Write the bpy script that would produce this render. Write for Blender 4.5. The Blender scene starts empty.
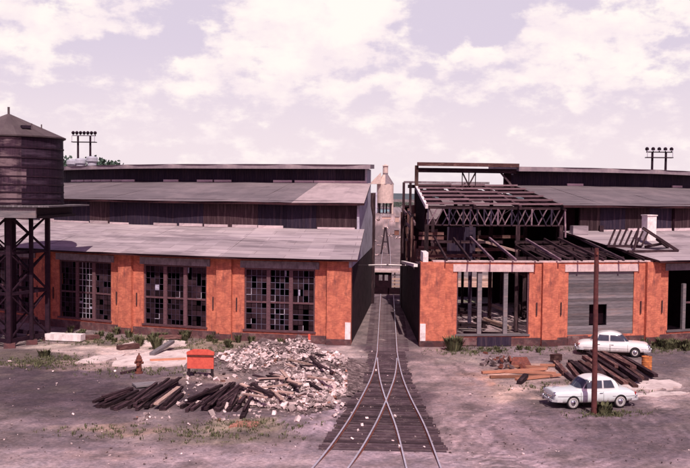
import bpy, bmesh, math, random
from mathutils import Vector, Matrix, noise
from mathutils.bvhtree import BVHTree
R = math.radians
rnd = random.Random(7)
S = bpy.context.scene
COL = S.collection

# ------------------------------------------------------------------ camera
F, H = 920.0, 11.6
CM = Matrix(((0.9989005348480259, -0.01307632429758596, 0.04501923170371311),
             (0.045559550290303785, 0.044474799092915594, -0.9979711015971305),
             (0.011047572478763125, 0.9989249230990832, 0.04502165205562007)))
cam = bpy.data.cameras.new('camera'); cam.sensor_width = 36; cam.lens = 36*F/690
cam.clip_start = 0.5; cam.clip_end = 12000
co = bpy.data.objects.new('camera', cam); COL.objects.link(co)
co.matrix_world = Matrix.Translation((0, 0, H)) @ CM.to_4x4()
S.camera = co

def ray(px, py): return CM @ Vector(((px-345)/F, -(py-234)/F, -1))
def G(px, py, z=0.0):            # a pixel of the survey photo -> the point of the ground (or of height z) it shows
    r = ray(px, py); t = (z-H)/r.z
    return Vector((r.x*t, r.y*t, z))
def AY(px, py, Y):               # same, at a known distance
    r = ray(px, py); t = Y/r.y
    return Vector((r.x*t, Y, H+r.z*t))
def PJ(p):
    l = CM.transposed() @ (Vector(p)-Vector((0, 0, H)))
    return 345+F*l.x/-l.z, 234-F*l.y/-l.z

YC = 131.6                       # centre of the roundhouse circle (turntable)
def RP(t, r, z=0.0):
    t = R(t); return Vector((r*math.sin(t), YC-r*math.cos(t), z))

# ------------------------------------------------------------------ materials
def nd(nt, typ, **kw):
    n = nt.nodes.new(typ)
    for k, v in kw.items(): setattr(n, k, v)
    return n
def mat(name, c1, c2=None, scale=3.0, rough=.85, tone=.25, bump=0.0, stretch=(1, 1, 1), coord='UV', detail=6,
        c3=None, s3=.3, amt3=.6, st3=(1, 1, 1), metal=0.0, brick=False, lo=.35, hi=.65, spec=.12, lo3=.48, hi3=.68, seam=False):
    m = bpy.data.materials.new(name); m.use_nodes = True
    nt = m.node_tree; L = nt.links; b = nt.nodes['Principled BSDF']
    b.inputs['Roughness'].default_value = rough; b.inputs['Metallic'].default_value = metal
    b.inputs['Specular IOR Level'].default_value = spec
    tc = nd(nt, 'ShaderNodeTexCoord'); mp = nd(nt, 'ShaderNodeMapping'); mp.inputs['Scale'].default_value = stretch
    L.new(tc.outputs[coord], mp.inputs['Vector'])
    nz = nd(nt, 'ShaderNodeTexNoise'); nz.inputs['Scale'].default_value = scale; nz.inputs['Detail'].default_value = detail
    nz.inputs['Roughness'].default_value = .65
    L.new(mp.outputs[0], nz.inputs['Vector'])
    rp = nd(nt, 'ShaderNodeMapRange', interpolation_type='SMOOTHSTEP')
    rp.inputs['From Min'].default_value = lo; rp.inputs['From Max'].default_value = hi
    L.new(nz.outputs['Fac'], rp.inputs['Value'])
    mx = nd(nt, 'ShaderNodeMix', data_type='RGBA'); c2 = c2 or [x*.75 for x in c1]
    mx.inputs['A'].default_value = (*c1, 1); mx.inputs['B'].default_value = (*c2, 1)
    L.new(rp.outputs[0], mx.inputs['Factor']); col = mx.outputs['Result']
    h = nz.outputs['Fac']
    if brick:
        bt = nd(nt, 'ShaderNodeTexBrick'); L.new(tc.outputs['UV'], bt.inputs['Vector'])
        bt.inputs['Scale'].default_value = 1; bt.inputs['Brick Width'].default_value = .23; bt.inputs['Row Height'].default_value = .08
        bt.inputs['Mortar Size'].default_value = .009; bt.inputs['Color1'].default_value = (.74, .72, .70, 1)
        bt.inputs['Color2'].default_value = (1.10, 1.10, 1.10, 1); bt.inputs['Mortar'].default_value = (.85, .95, 1.1, 1)
        m2 = nd(nt, 'ShaderNodeMix', data_type='RGBA', blend_type='MULTIPLY'); m2.inputs['Factor'].default_value = .85
        L.new(col, m2.inputs['A']); L.new(bt.outputs['Color'], m2.inputs['B']); col = m2.outputs['Result']
    if seam:
        bt = nd(nt, 'ShaderNodeTexBrick'); L.new(tc.outputs['UV'], bt.inputs['Vector'])
        bt.inputs['Scale'].default_value = 1; bt.inputs['Brick Width'].default_value = 5.2; bt.inputs['Row Height'].default_value = .92; bt.inputs['Mortar Size'].default_value = .035
        bt.inputs['Mortar Smooth'].default_value = .3
        bt.inputs['Color1'].default_value = (.84, .84, .86, 1); bt.inputs['Color2'].default_value = (1.1, 1.1, 1.09, 1); bt.inputs['Mortar'].default_value = (.6, .56, .58, 1)
        m2 = nd(nt, 'ShaderNodeMix', data_type='RGBA', blend_type='MULTIPLY'); m2.inputs['Factor'].default_value = .8
        L.new(col, m2.inputs['A']); L.new(bt.outputs['Color'], m2.inputs['B']); col = m2.outputs['Result']
    if c3:
        mp3 = nd(nt, 'ShaderNodeMapping'); mp3.inputs['Scale'].default_value = st3; mp3.inputs['Location'].default_value = (3.3, 7.1, 1.2)
        L.new(tc.outputs[coord], mp3.inputs['Vector'])
        n3 = nd(nt, 'ShaderNodeTexNoise'); n3.inputs['Scale'].default_value = s3; n3.inputs['Detail'].default_value = 7; n3.inputs['Roughness'].default_value = .7
        L.new(mp3.outputs[0], n3.inputs['Vector'])
        r3 = nd(nt, 'ShaderNodeMapRange', interpolation_type='SMOOTHSTEP'); r3.inputs['From Min'].default_value = lo3; r3.inputs['From Max'].default_value = hi3
        r3.inputs['To Max'].default_value = amt3
        L.new(n3.outputs['Fac'], r3.inputs['Value'])
        m3 = nd(nt, 'ShaderNodeMix', data_type='RGBA'); m3.inputs['B'].default_value = (*c3, 1)
        L.new(r3.outputs[0], m3.inputs['Factor']); L.new(col, m3.inputs['A']); col = m3.outputs['Result']
    if tone:
        at = nd(nt, 'ShaderNodeAttribute', attribute_name='tone')
        oi = nd(nt, 'ShaderNodeObjectInfo')
        ad = nd(nt, 'ShaderNodeMath', operation='ADD'); L.new(at.outputs['Fac'], ad.inputs[0])
        sc = nd(nt, 'ShaderNodeMath', operation='MULTIPLY_ADD'); L.new(oi.outputs['Random'], sc.inputs[0]); sc.inputs[1].default_value = .5; sc.inputs[2].default_value = -.25
        L.new(sc.outputs[0], ad.inputs[1])
        ma = nd(nt, 'ShaderNodeMath', operation='MULTIPLY_ADD'); ma.inputs[1].default_value = 2*tone; ma.inputs[2].default_value = 1-tone
        L.new(ad.outputs[0], ma.inputs[0])
        vm = nd(nt, 'ShaderNodeVectorMath', operation='SCALE'); L.new(col, vm.inputs[0]); L.new(ma.outputs[0], vm.inputs['Scale'])
        col = vm.outputs[0]
    L.new(col, b.inputs['Base Color'])
    if bump:
        bp = nd(nt, 'ShaderNodeBump'); bp.inputs['Strength'].default_value = bump; bp.inputs['Distance'].default_value = .03
        L.new(h, bp.inputs['Height']); L.new(bp.outputs[0], b.inputs['Normal'])
    return m

M = {}
M['brick'] = mat('orange_brick', (.64, .20, .118), (.42, .12, .08), 1.6, .9, .12, .4, brick=True, c3=(.17, .06, .055), s3=1.3, amt3=.85, st3=(1.9, .5, 1), lo3=.48, hi3=.72)
M['sootshadebrick'] = mat('sooty_shaded_brick', (.065, .034, .042), (.032, .017, .022), 1.2, .9, .15, .4, brick=True)  # soot, plus the shade on the ruin's passage face put into the colour
M['plinth'] = mat('stained_plinth', (.13, .055, .055), (.07, .04, .045), 1.5, .9, .2, .3, c3=(.25, .16, .15), s3=1.1, amt3=.6)
M['lintel'] = mat('grey_lintel', (.30, .245, .265), (.19, .15, .165), 1.5, .85, .2, .2, c3=(.06, .04, .05), s3=2.0, amt3=.5, st3=(2, .4, 1))
M['white_lintel'] = mat('pale_lintel', (.62, .47, .45), (.48, .34, .34), 1.6, .8, .12, .2, c3=(.2, .12, .12), s3=1.4, amt3=.5, st3=(2, .5, 1))
M['roof'] = mat('pale_roll_roofing', (.37, .305, .315), (.285, .235, .25), .8, .9, .25, .15, stretch=(.22, 2.2, 1), c3=(.175, .14, .155), s3=.35, amt3=.85, st3=(.35, 2.4, 1), lo3=.5, hi3=.62, seam=True)
M['roofmid'] = mat('grey_roll_roofing', (.175, .145, .155), (.14, .115, .125), .8, .9, .25, .1, stretch=(.3, 1.2, 1), c3=(.24, .19, .2), s3=.25, amt3=.55, seam=True)
M['palepatch'] = mat('pale_patched_roofing', (.42, .33, .335), (.35, .275, .28), .8, .9, .2, .1, c3=(.2, .16, .17), s3=.4, amt3=.6)
M['rooftop'] = mat('top_roofing', (.30, .24, .26), (.22, .175, .20), 1.0, .9, .2, 0, c3=(.45, .36, .36), s3=.3, amt3=.5)
M['flash'] = mat('pale_flashing', (.62, .50, .50), (.45, .35, .37), .7, .7, .15, 0, c3=(.14, .09, .11), s3=.5, amt3=.9)
M['fascia'] = mat('dark_fascia', (.05, .018, .022), (.028, .012, .016), 2, .8, .2)
M['boardnavy'] = mat('navy_boarding', (.034, .024, .042), (.02, .013, .026), 2, .8, .3, .2, stretch=(6, .5, 1), c3=(.09, .055, .065), s3=1.2, amt3=.5, st3=(5, .25, 1))
M['boardbrown'] = mat('brown_boarding', (.055, .030, .036), (.032, .017, .022), 2, .85, .35, .2, stretch=(6, .5, 1), c3=(.16, .105, .11), s3=1.2, amt3=.5, st3=(5, .25, 1))
M['siding'] = mat('grey_sheet_siding', (.52, .48, .56), (.42, .38, .45), .8, .7, .1, .1, c3=(.16, .13, .16), s3=.4, amt3=.6)
M['frame'] = mat('window_timber', (.15, .075, .085), (.085, .045, .055), 3, .8, .2, .2, stretch=(1, 6, 1))
M['muntin'] = mat('muntin_paint', (.055, .035, .06), (.03, .018, .032), 2, .7, .3)
M['muntinpale'] = mat('pale_muntin_paint', (.42, .38, .44), (.28, .25, .30), 2, .7, .3)
M['muntinblue'] = mat('blue_grey_muntin_paint', (.13, .11, .16), (.08, .065, .10), 2, .7, .3)
M['grime'] = mat('grimy_glass', (.030, .015, .020), (.016, .008, .011), 1.5, .85, .6, 0, c3=(.05, .03, .036), s3=.8, amt3=.5, spec=.04)
M['paleglass'] = mat('dusty_glass', (.36, .34, .42), (.2, .18, .24), 4, .35, .5)
M['wood'] = mat('dark_creosote_timber', (.042, .022, .028), (.02, .011, .014), 3, .85, .45, .3, stretch=(.6, 6, 6), c3=(.17, .10, .105), s3=1.5, amt3=.5, st3=(.5, 4, 4))
M['woodbrown'] = mat('brown_timber', (.12, .055, .052), (.06, .028, .028), 3, .85, .4, .3, stretch=(.6, 6, 6), c3=(.36, .22, .18), s3=1.5, amt3=.7, st3=(.5, 4, 4))
M['woodpale'] = mat('pale_timber', (.52, .36, .30), (.36, .23, .20), 3, .85, .3, .3, stretch=(.6, 6, 6))
M['woodgrey'] = mat('weathered_grey_board', (.20, .175, .185), (.13, .115, .125), 2.5, .9, .35, .3, stretch=(.6, 6, 1), c3=(.28, .2, .19), s3=.9, amt3=.6, st3=(.4, 3, 1))
M['woodorange'] = mat('orange_timber', (.42, .19, .12), (.27, .12, .085), 3, .85, .35, .3, stretch=(.6, 6, 6))
M['lit'] = mat('lit_timber', (.16, .10, .125), (.09, .055, .075), 3, .8, .5, .2, stretch=(.6, 6, 6), c3=(.4, .29, .28), s3=1.5, amt3=.6)  # paler copy of the timber colour for members drawn as sunlit
M['purlin'] = mat('pinkish_purlin', (.24, .15, .165), (.14, .085, .10), 3, .85, .4, .2, stretch=(.6, 6, 6))  # even pinkish colour, paler than the dark timbers
M['white'] = mat('white_paint', (.78, .70, .68), (.62, .53, .53), 2.5, .7, .1, 0, c3=(.35, .25, .24), s3=2, amt3=.5)
M['concrete'] = mat('pale_concrete', (.66, .55, .52), (.52, .42, .40), 1.0, .9, .15, .3, coord='Object', c3=(.28, .21, .20), s3=1.2, amt3=.7)
M['pole'] = mat('red_brown_pole', (.125, .042, .04), (.075, .027, .028), 3, .9, .1, .2, stretch=(1, .3, 1), coord='Object')
M['rust'] = mat('rusty_iron', (.20, .065, .045), (.11, .04, .035), 5, .8, .2, .2, coord='Object')
M['orange'] = mat('orange_drum', (.62, .22, .07), (.4, .13, .05), 4, .7, .1, 0, coord='Object', c3=(.15, .06, .05), s3=4, amt3=.6)
M['red'] = mat('red_paint', (.68, .125, .085), (.56, .095, .07), 4, .6, .08, 0, coord='Object', c3=(.35, .05, .045), s3=5, amt3=.5)
M['black'] = mat('black_iron', (.022, .014, .02), (.04, .025, .03), 4, .6, .2, coord='Object')
M['anchor'] = mat('anchor_iron', (.09, .04, .042), (.05, .025, .03), 4, .8, .2, coord='Object')
M['rail'] = mat('worn_rail_steel', (.50, .46, .53), (.38, .34, .39), 3, .4, .1, 0, coord='Object', metal=.15, spec=.4)
M['tie'] = mat('weathered_tie', (.085, .055, .064), (.05, .032, .040), 4, .9, .35, .4, stretch=(.5, 5, 5), coord='UV', c3=(.2, .145, .15), s3=1.6, amt3=.55)
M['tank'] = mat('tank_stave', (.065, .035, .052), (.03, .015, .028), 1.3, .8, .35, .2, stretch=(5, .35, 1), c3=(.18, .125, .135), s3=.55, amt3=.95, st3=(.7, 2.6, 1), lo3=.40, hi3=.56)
M['tankdark'] = mat('tank_dark_stave', (.024, .010, .022), (.014, .007, .014), 1.3, .75, .3, .2, stretch=(5, .35, 1), c3=(.09, .06, .09), s3=.5, amt3=.6, st3=(.4, 3, 1))
M['tankroof'] = mat('tank_roof', (.115, .088, .09), (.08, .06, .065), 1.0, .8, .25, .1, c3=(.09, .06, .07), s3=.9, amt3=.5)
M['steel'] = mat('black_steel', (.018, .008, .016), (.03, .013, .022), 3, .65, .3, coord='Object')
M['silver'] = mat('silver_sheet', (.55, .55, .60), (.42, .42, .47), 2, .4, .1, coord='Object', metal=.3)
M['tan'] = mat('tan_tower_sheet', (.60, .46, .41), (.48, .37, .33), .8, .8, .1, coord='Object')
M['greyroof'] = mat('grey_tower_roof', (.17, .135, .15), (.22, .17, .18), .8, .8, .1, coord='Object')
M['leaf'] = mat('weed_leaf', (.115, .112, .058), (.075, .078, .045), 6, .85, .5, coord='Object')
M['treeleaf'] = mat('tree_leaf', (.055, .085, .06), (.035, .055, .045), 3, .8, .4, coord='Object')
M['bark'] = mat('bark', (.08, .055, .05), None, 3, .9, .1, coord='Object')
M['plaster'] = mat('plaster_rubble', (.74, .58, .56), (.54, .41, .40), 3, .95, .45, .4, coord='Object', c3=(.25, .18, .18), s3=2.5, amt3=.5)
M['brickrub'] = mat('brick_rubble', (.36, .16, .12), (.22, .11, .09), 3, .95, .4, .4, coord='Object')
M['dirt'] = mat('rubble_dirt', (.15, .105, .105), (.085, .058, .06), 2, .95, .3, .5, coord='Object', c3=(.5, .39, .37), s3=4, amt3=.8)
M['interior'] = mat('shade_dark_boards', (.022, .009, .014), (.013, .006, .009), 2, .95, .3, spec=.02)  # near-black for dark boards and for interior shade put into colour
M['hill'] = mat('far_hill', (.10, .12, .13), (.07, .09, .10), .02, 1, 0, coord='Object')
M['teal'] = mat('faded_teal_paint', (.22, .33, .36), (.15, .2, .24), 1, .7, .2, coord='Object')

def carpaint(name, c, rough=.22):
    m = bpy.data.materials.new(name); m.use_nodes = True; nt = m.node_tree; b = nt.nodes['Principled BSDF']
    tc = nd(nt, 'ShaderNodeTexCoord'); nz = nd(nt, 'ShaderNodeTexNoise'); nz.inputs['Scale'].default_value = 4; nz.inputs['Detail'].default_value = 5
    nt.links.new(tc.outputs['Object'], nz.inputs['Vector'])
    mx = nd(nt, 'ShaderNodeMix', data_type='RGBA'); mx.inputs['A'].default_value = (*c, 1); mx.inputs['B'].default_value = (*[x*.85 for x in c], 1)
    nt.links.new(nz.outputs['Fac'], mx.inputs['Factor'])
    sx = nd(nt, 'ShaderNodeSeparateXYZ'); nt.links.new(tc.outputs['Object'], sx.inputs[0])
    n2 = nd(nt, 'ShaderNodeTexNoise'); n2.inputs['Scale'].default_value = 6; n2.inputs['Detail'].default_value = 7; nt.links.new(tc.outputs['Object'], n2.inputs['Vector'])
    ma = nd(nt, 'ShaderNodeMath', operation='MULTIPLY_ADD'); nt.links.new(n2.outputs['Fac'], ma.inputs[0]); ma.inputs[1].default_value = -.5; nt.links.new(sx.outputs['Z'], ma.inputs[2])
    mr = nd(nt, 'ShaderNodeMapRange', interpolation_type='SMOOTHSTEP'); mr.inputs['From Min'].default_value = .42; mr.inputs['From Max'].default_value = .05; mr.inputs['To Max'].default_value = .6; nt.links.new(ma.outputs[0], mr.inputs['Value'])
    md = nd(nt, 'ShaderNodeMix', data_type='RGBA'); md.inputs['B'].default_value = (.30, .24, .22, 1); nt.links.new(mr.outputs[0], md.inputs['Factor']); nt.links.new(mx.outputs['Result'], md.inputs['A'])
    nt.links.new(md.outputs['Result'], b.inputs['Base Color'])
    rg = nd(nt, 'ShaderNodeMapRange'); rg.inputs['To Min'].default_value = rough; rg.inputs['To Max'].default_value = .6; nt.links.new(mr.outputs[0], rg.inputs['Value']); nt.links.new(rg.outputs[0], b.inputs['Roughness'])
    b.inputs['Roughness'].default_value = rough; b.inputs['Coat Weight'].default_value = .4; b.inputs['Coat Roughness'].default_value = .1
    return m
M['carwhite'] = carpaint('cream_white_car_paint', (.80, .77, .75))
M['carblue'] = carpaint('pale_blue_white_car_paint', (.64, .69, .69))
M['chrome'] = mat('chrome', (.62, .62, .66), (.55, .55, .6), 3, .16, 0, metal=1.0, coord='Object')
M['carglass'] = mat('car_glass', (.05, .055, .075), (.035, .04, .055), 3, .08, 0, coord='Object', spec=.7)
M['tyre'] = mat('tyre_rubber', (.025, .02, .024), (.04, .033, .036), 5, .85, 0, coord='Object')
M['whitewall'] = mat('whitewall', (.55, .50, .48), (.42, .38, .37), 5, .7, 0, coord='Object')
M['brightwork'] = mat('dull_brightwork', (.50, .49, .50), (.42, .41, .43), 3, .35, 0, coord='Object', spec=.4)
M['well'] = mat('wheel_well', (.012, .008, .01), (.02, .014, .016), 5, .95, 0, coord='Object')
M['lamp'] = mat('headlamp_glass', (.7, .68, .66), (.6, .58, .56), 5, .12, 0, coord='Object', spec=.6)
M['tail'] = mat('tail_lamp_red', (.35, .02, .02), (.25, .015, .015), 5, .25, 0, coord='Object')

# ------------------------------------------------------------------ mesh builder
class MB:
    def __init__(s): s.v = []; s.f = []; s.uv = []; s.t = []; s.m = []
    def face(s, pts, uvs=None, tone=.5, mi=0):
        i = len(s.v); s.v += [Vector(p) for p in pts]; s.f.append(list(range(i, i+len(pts))))
        if uvs is None:
            a = Vector(pts[1])-Vector(pts[0]); n = Vector((0, 0, 0))
            P = [Vector(p) for p in pts]
            for k in range(1, len(P)-1): n += (P[k]-P[0]).cross(P[k+1]-P[0])
            u = a.normalized() if a.length > 1e-6 else Vector((1, 0, 0)); w = n.normalized().cross(u) if n.length > 1e-9 else Vector((0, 0, 1))
            uvs = [((p-P[0]).dot(u), (p-P[0]).dot(w)) for p in P]
        s.uv += uvs; s.t.append(tone); s.m.append(mi)
    def box(s, fr, u0, u1, d0, d1, z0, z1, tone=None, mi=0):
        """box in frame fr=(origin, u axis, outward axis, up axis)"""
        tone = rnd.random() if tone is None else tone
        o, U, D, Z = fr
        P = lambda a, b, c: o+U*a+D*b+Z*c
        us, ds, zs = (u0, u1), (d0, d1), (z0, z1)
        def q(c, uvf):
            s.face([P(*k) for k in c], [uvf(k) for k in c], tone, mi)
        uz = lambda k: (k[0], k[2]); dz = lambda k: (k[1]+.37, k[2]); ud = lambda k: (k[0], k[1])
        q([(u0, d1, z0), (u1, d1, z0), (u1, d1, z1), (u0, d1, z1)], uz)
        q([(u1, d0, z0), (u0, d0, z0), (u0, d0, z1), (u1, d0, z1)], uz)
        q([(u0, d0, z0), (u0, d1, z0), (u0, d1, z1), (u0, d0, z1)], dz)
        q([(u1, d1, z0), (u1, d0, z0), (u1, d0, z1), (u1, d1, z1)], dz)
        q([(u0, d1, z1), (u1, d1, z1), (u1, d0, z1), (u0, d0, z1)], ud)
        q([(u0, d0, z0), (u1, d0, z0), (u1, d1, z0), (u0, d1, z0)], ud)
    def beam(s, p, q, w, h, tone=None, mi=0, up=Vector((0, 0, 1))):
        p, q = Vector(p), Vector(q); x = (q-p); L = x.length; x.normalize()
        y = up.cross(x)
        if y.length < 1e-3: y = Vector((0, 1, 0)).cross(x) if abs(x.y) < .9 else Vector((1, 0, 0)).cross(x)
        y.normalize(); z = x.cross(y)
        tone = rnd.random() if tone is None else tone
        o = rnd.random()*9
        def P(a, b, c): return p+x*a+y*b+z*c
        c = [(-w/2, -h/2), (w/2, -h/2), (w/2, h/2), (-w/2, h/2)]
        for k in range(4):
            a, b = c[k], c[(k+1) % 4]
            s.face([P(0, *a), P(0, *b), P(L, *b), P(L, *a)], [(o, k*.3), (o, k*.3+.25), (o+L, k*.3+.25), (o+L, k*.3)], tone, mi)
        s.face([P(0, *c[3]), P(0, *c[2]), P(0, *c[1]), P(0, *c[0])], None, tone, mi)
        s.face([P(L, *k) for k in c], None, tone, mi)
    def tube(s, path, r, n=8, tone=.5, mi=0, r1=None):
        path = [Vector(p) for p in path]; rings = []
        for i, p in enumerate(path):
            d = (path[min(i+1, len(path)-1)]-path[max(i-1, 0)]).normalized()
            a = d.cross(Vector((0, 0, 1)));
            if a.length < .05: a = Vector((1, 0, 0))
            a.normalize(); b = d.cross(a)
            rr = r if r1 is None else r+(r1-r)*i/(len(path)-1)
            rings.append([p+a*rr*math.cos(2*math.pi*k/n)+b*rr*math.sin(2*math.pi*k/n) for k in range(n)])
        for i in range(len(rings)-1):
            for k in range(n):
                k2 = (k+1) % n
                s.face([rings[i][k], rings[i+1][k], rings[i+1][k2], rings[i][k2]], [(k/n, i), (k/n, i+1), ((k+1)/n, i+1), ((k+1)/n, i)], tone, mi)
        s.face(rings[0], None, tone, mi); s.face(rings[-1][::-1], None, tone, mi)
    def lathe(s, prof, c, n=24, tone=.5, mi=0, axis='Z', tones=None, mis=None, uvs=1.0):
        c = Vector(c)
        def P(r, h, a):
            if axis == 'Z': return c+Vector((r*math.cos(a), r*math.sin(a), h))
            return c+Vector((r*math.cos(a), h, r*math.sin(a)))
        for i in range(len(prof)-1):
            (r0, h0), (r1, h1) = prof[i], prof[i+1]
            for k in range(n):
                a0, a1 = 2*math.pi*k/n, 2*math.pi*(k+1)/n
                if axis != 'Z': a0, a1 = a1, a0
                tn = tones(k, i) if tones else tone
                mm = mis(k, i) if mis else mi
                rr = max(r0, r1)
                if r0 < 1e-6: s.face([P(0, h0, 0), P(r1, h1, a1), P(r1, h1, a0)], None, tn, mm)
                elif r1 < 1e-6: s.face([P(r0, h0, a0), P(r0, h0, a1), P(0, h1, 0)], [(a0*rr, 0), (a1*rr, 0), ((a0+a1)*rr/2, r0)], tn, mm)
                else: s.face([P(r0, h0, a0), P(r0, h0, a1), P(r1, h1, a1), P(r1, h1, a0)], [(a0*rr, h0), (a1*rr, h0), (a1*rr, h1), (a0*rr, h1)], tn, mm)
    def build(s, name, mats, parent=None, loc=None, smooth=False, merge=False):
        """mesh in world coords; origin at loc (or at its own base centre); parented parts keep the thing's origin"""
        if not isinstance(mats, (list, tuple)): mats = [mats]
        if loc is None:
            if parent: loc = parent.matrix_world.translation.copy() if parent.get('_w') is None else Vector(parent['_w'])
            else:
                lo = Vector([min(v[i] for v in s.v) for i in range(3)]); hi = Vector([max(v[i] for v in s.v) for i in range(3)])
                loc = Vector(((lo.x+hi.x)/2, (lo.y+hi.y)/2, lo.z))
        loc = Vector(loc)
        me = bpy.data.meshes.new(name); me.from_pydata([v-loc for v in s.v], [], s.f)
        for m in mats: me.materials.append(m)
        me.polygons.foreach_set('material_index', s.m)
        uv = me.uv_layers.new(name='UVMap'); uv.data.foreach_set('uv', [c for p in s.uv for c in p])
        at = me.attributes.new('tone', 'FLOAT', 'FACE'); at.data.foreach_set('value', s.t)
        if merge or smooth:
            bm = bmesh.new(); bm.from_mesh(me); bmesh.ops.remove_doubles(bm, verts=bm.verts, dist=1e-4)
            bmesh.ops.recalc_face_normals(bm, faces=bm.faces); bm.to_mesh(me); bm.free()
        if smooth: me.polygons.foreach_set('use_smooth', [True]*len(me.polygons))
        me.update()
        o = bpy.data.objects.new(name, me); COL.objects.link(o)
        if parent: o.parent = parent
        else: o.location = loc
        ORG[o.name] = loc
        return o
ORG = {}
def empty(name, loc, rz=0):
    o = bpy.data.objects.new(name, None); COL.objects.link(o); o.location = loc; o.rotation_euler.z = rz
    o.empty_display_size = .5; ORG[o.name] = Vector(loc); return o
def tag(o, label=None, cat=None, group=None, kind=None):
    if label: o['label'] = label
    if cat: o['category'] = cat
    if group: o['group'] = group
    if kind: o['kind'] = kind
    return o
def part(mb, name, mats, parent, **k):
    o = mb.build(name, mats, parent, loc=ORG[parent.name] if parent.name in ORG else None, **k)
    ORG[o.name] = ORG[parent.name]
    return o
Z3 = Vector((0, 0, 1))
WF = (Vector((0, 0, 0)), Vector((1, 0, 0)), Vector((0, -1, 0)), Z3)
def frame(o, yaw=0):
    a = R(yaw); return (Vector(o), Vector((math.cos(a), math.sin(a), 0)), Vector((math.sin(a), -math.cos(a), 0)), Z3)

# ------------------------------------------------------------------ tracks (centre lines as functions of Y)
def cl(pts, Y):                  # smooth interpolation of a table of (Y, X)
    for i in range(len(pts)-1):
        (a, xa), (b, xb) = pts[i], pts[i+1]
        if b <= Y <= a or i == len(pts)-2:
            t = (a-Y)/(a-b)
            m0 = ((xb-pts[i-1][1])/(b-pts[i-1][0])) if i > 0 else 0
            m1 = ((pts[i+2][1]-xa)/(pts[i+2][0]-a)) if i+2 < len(pts) else (xb-xa)/(b-a)
            h = b-a; t2, t3 = t*t, t*t*t
            return (2*t3-3*t2+1)*xa+(t3-2*t2+t)*h*m0+(-2*t3+3*t2)*xb+(t3-t2)*h*m1
TL = [(70, .16), (66, .16), (58, -.05), (52, -.49), (45, -1.18), (38.3, -2.12), (30, -3.75), (20, -6.4)]
TR = [(70, .16), (66, .16), (58, .36), (52, .71), (45, 1.30), (38.5, 1.66), (30, 2.1), (20, 2.6)]
GA = .72

# ------------------------------------------------------------------ ground
PATCH = [  # px, py, rx, ry, colour, strength  (stains of the yard's surface: dust, cinders, ash, orange grit, worn paths; darker ground under timbers and tower)
    (345, 466, 420, 20, (.30, .24, .25), .75), (150, 455, 170, 16, (.30, .23, .25), .6), (600, 450, 150, 22, (.235, .175, .20), .6),
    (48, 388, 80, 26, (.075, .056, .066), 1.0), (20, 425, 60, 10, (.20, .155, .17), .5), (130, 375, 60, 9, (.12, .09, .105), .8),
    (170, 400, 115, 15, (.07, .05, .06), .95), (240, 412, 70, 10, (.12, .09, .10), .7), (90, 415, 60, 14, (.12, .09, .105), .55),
    (120, 430, 60, 7, (.30, .21, .17), .65), (55, 442, 60, 9, (.14, .11, .125), .6), (115, 455, 45, 5, (.42, .30, .29), .55), (70, 428, 25, 5, (.36, .27, .25), .5),
    (250, 425, 60, 8, (.26, .21, .155), .6), (230, 438, 80, 6, (.19, .155, .125), .6), (290, 445, 40, 10, (.26, .2, .22), .5),
    (320, 400, 26, 60, (.29, .225, .255), .85), (335, 365, 12, 22, (.36, .28, .29), .7), (345, 350, 12, 6, (.42, .34, .33), .7),
    (150, 345, 110, 8, (.26, .21, .16), .8), (100, 352, 45, 7, (.5, .40, .37), .7), (150, 356, 60, 9, (.55, .44, .41), .8), (60, 365, 55, 6, (.30, .22, .20), .6),
    (20, 356, 50, 8, (.11, .09, .08), .8), (210, 380, 40, 6, (.28, .21, .19), .7), (70, 345, 40, 4, (.5, .42, .38), .6),
    (495, 393, 34, 10, (.50, .36, .31), .85), (478, 377, 26, 7, (.50, .26, .17), .85), (520, 372, 45, 8, (.46, .30, .24), .75), (545, 385, 45, 10, (.36, .27, .25), .6),
    (520, 352, 60, 8, (.21, .165, .18), .6), (445, 380, 46, 34, (.29, .215, .215), .85), (460, 360, 26, 8, (.22, .19, .17), .5), (475, 425, 70, 28, (.27, .20, .21), .8),
    (610, 415, 95, 15, (.12, .092, .103), .85), (660, 395, 40, 8, (.42, .32, .32), .5), (640, 440, 85, 24, (.12, .092, .105), .75), (540, 430, 70, 20, (.22, .165, .19), .5),
    (672, 360, 28, 12, (.11, .088, .098), .9), (640, 385, 40, 8, (.5, .4, .38), .7), (600, 388, 30, 5, (.28, .22, .15), .6), (550, 416, 50, 4, (.12, .09, .10), .5),
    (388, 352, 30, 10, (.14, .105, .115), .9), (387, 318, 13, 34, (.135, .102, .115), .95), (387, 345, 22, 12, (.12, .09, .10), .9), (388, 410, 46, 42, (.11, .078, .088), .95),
    (388, 466, 80, 16, (.30, .23, .26), .8), (362, 350, 6, 5, (.6, .5, .47), .6), (378, 340, 4, 3, (.6, .5, .47), .6),
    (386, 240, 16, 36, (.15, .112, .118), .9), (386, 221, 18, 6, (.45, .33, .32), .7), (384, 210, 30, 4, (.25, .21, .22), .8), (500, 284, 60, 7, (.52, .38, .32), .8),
    (500, 300, 40, 4, (.16, .17, .10), .8), (490, 318, 45, 12, (.38, .28, .29), .8),
]
RUTS_SHADOWS = [((592, 416), (640, 468)), ((600, 415), (655, 468)), ((330, 372), (300, 468)), (( 0, 404), (120, 392)), ((0, 432), (160, 446)), ((120, 392), (205, 372)), ((440, 352), (560, 452)), ((430, 356), (520, 460)), ((560, 425), (690, 408)), ((520, 446), (690, 432))]  # first two: pole and wire shadow lines painted on the soil; rest are ruts
RUTS_SHADOWS_W = [(G(*a), G(*b)) for a, b in RUTS_SHADOWS]
ARCS = [(495, 425, 7.0), (500, 428, 5.6), (510, 425, 8.6), (480, 432, 4.2), (60, 430, 8.0), (70, 445, 9.2), (620, 440, 6.3), (630, 436, 7.6)]
ARCW = [(G(a, b), r) for a, b, r in ARCS]
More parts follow.
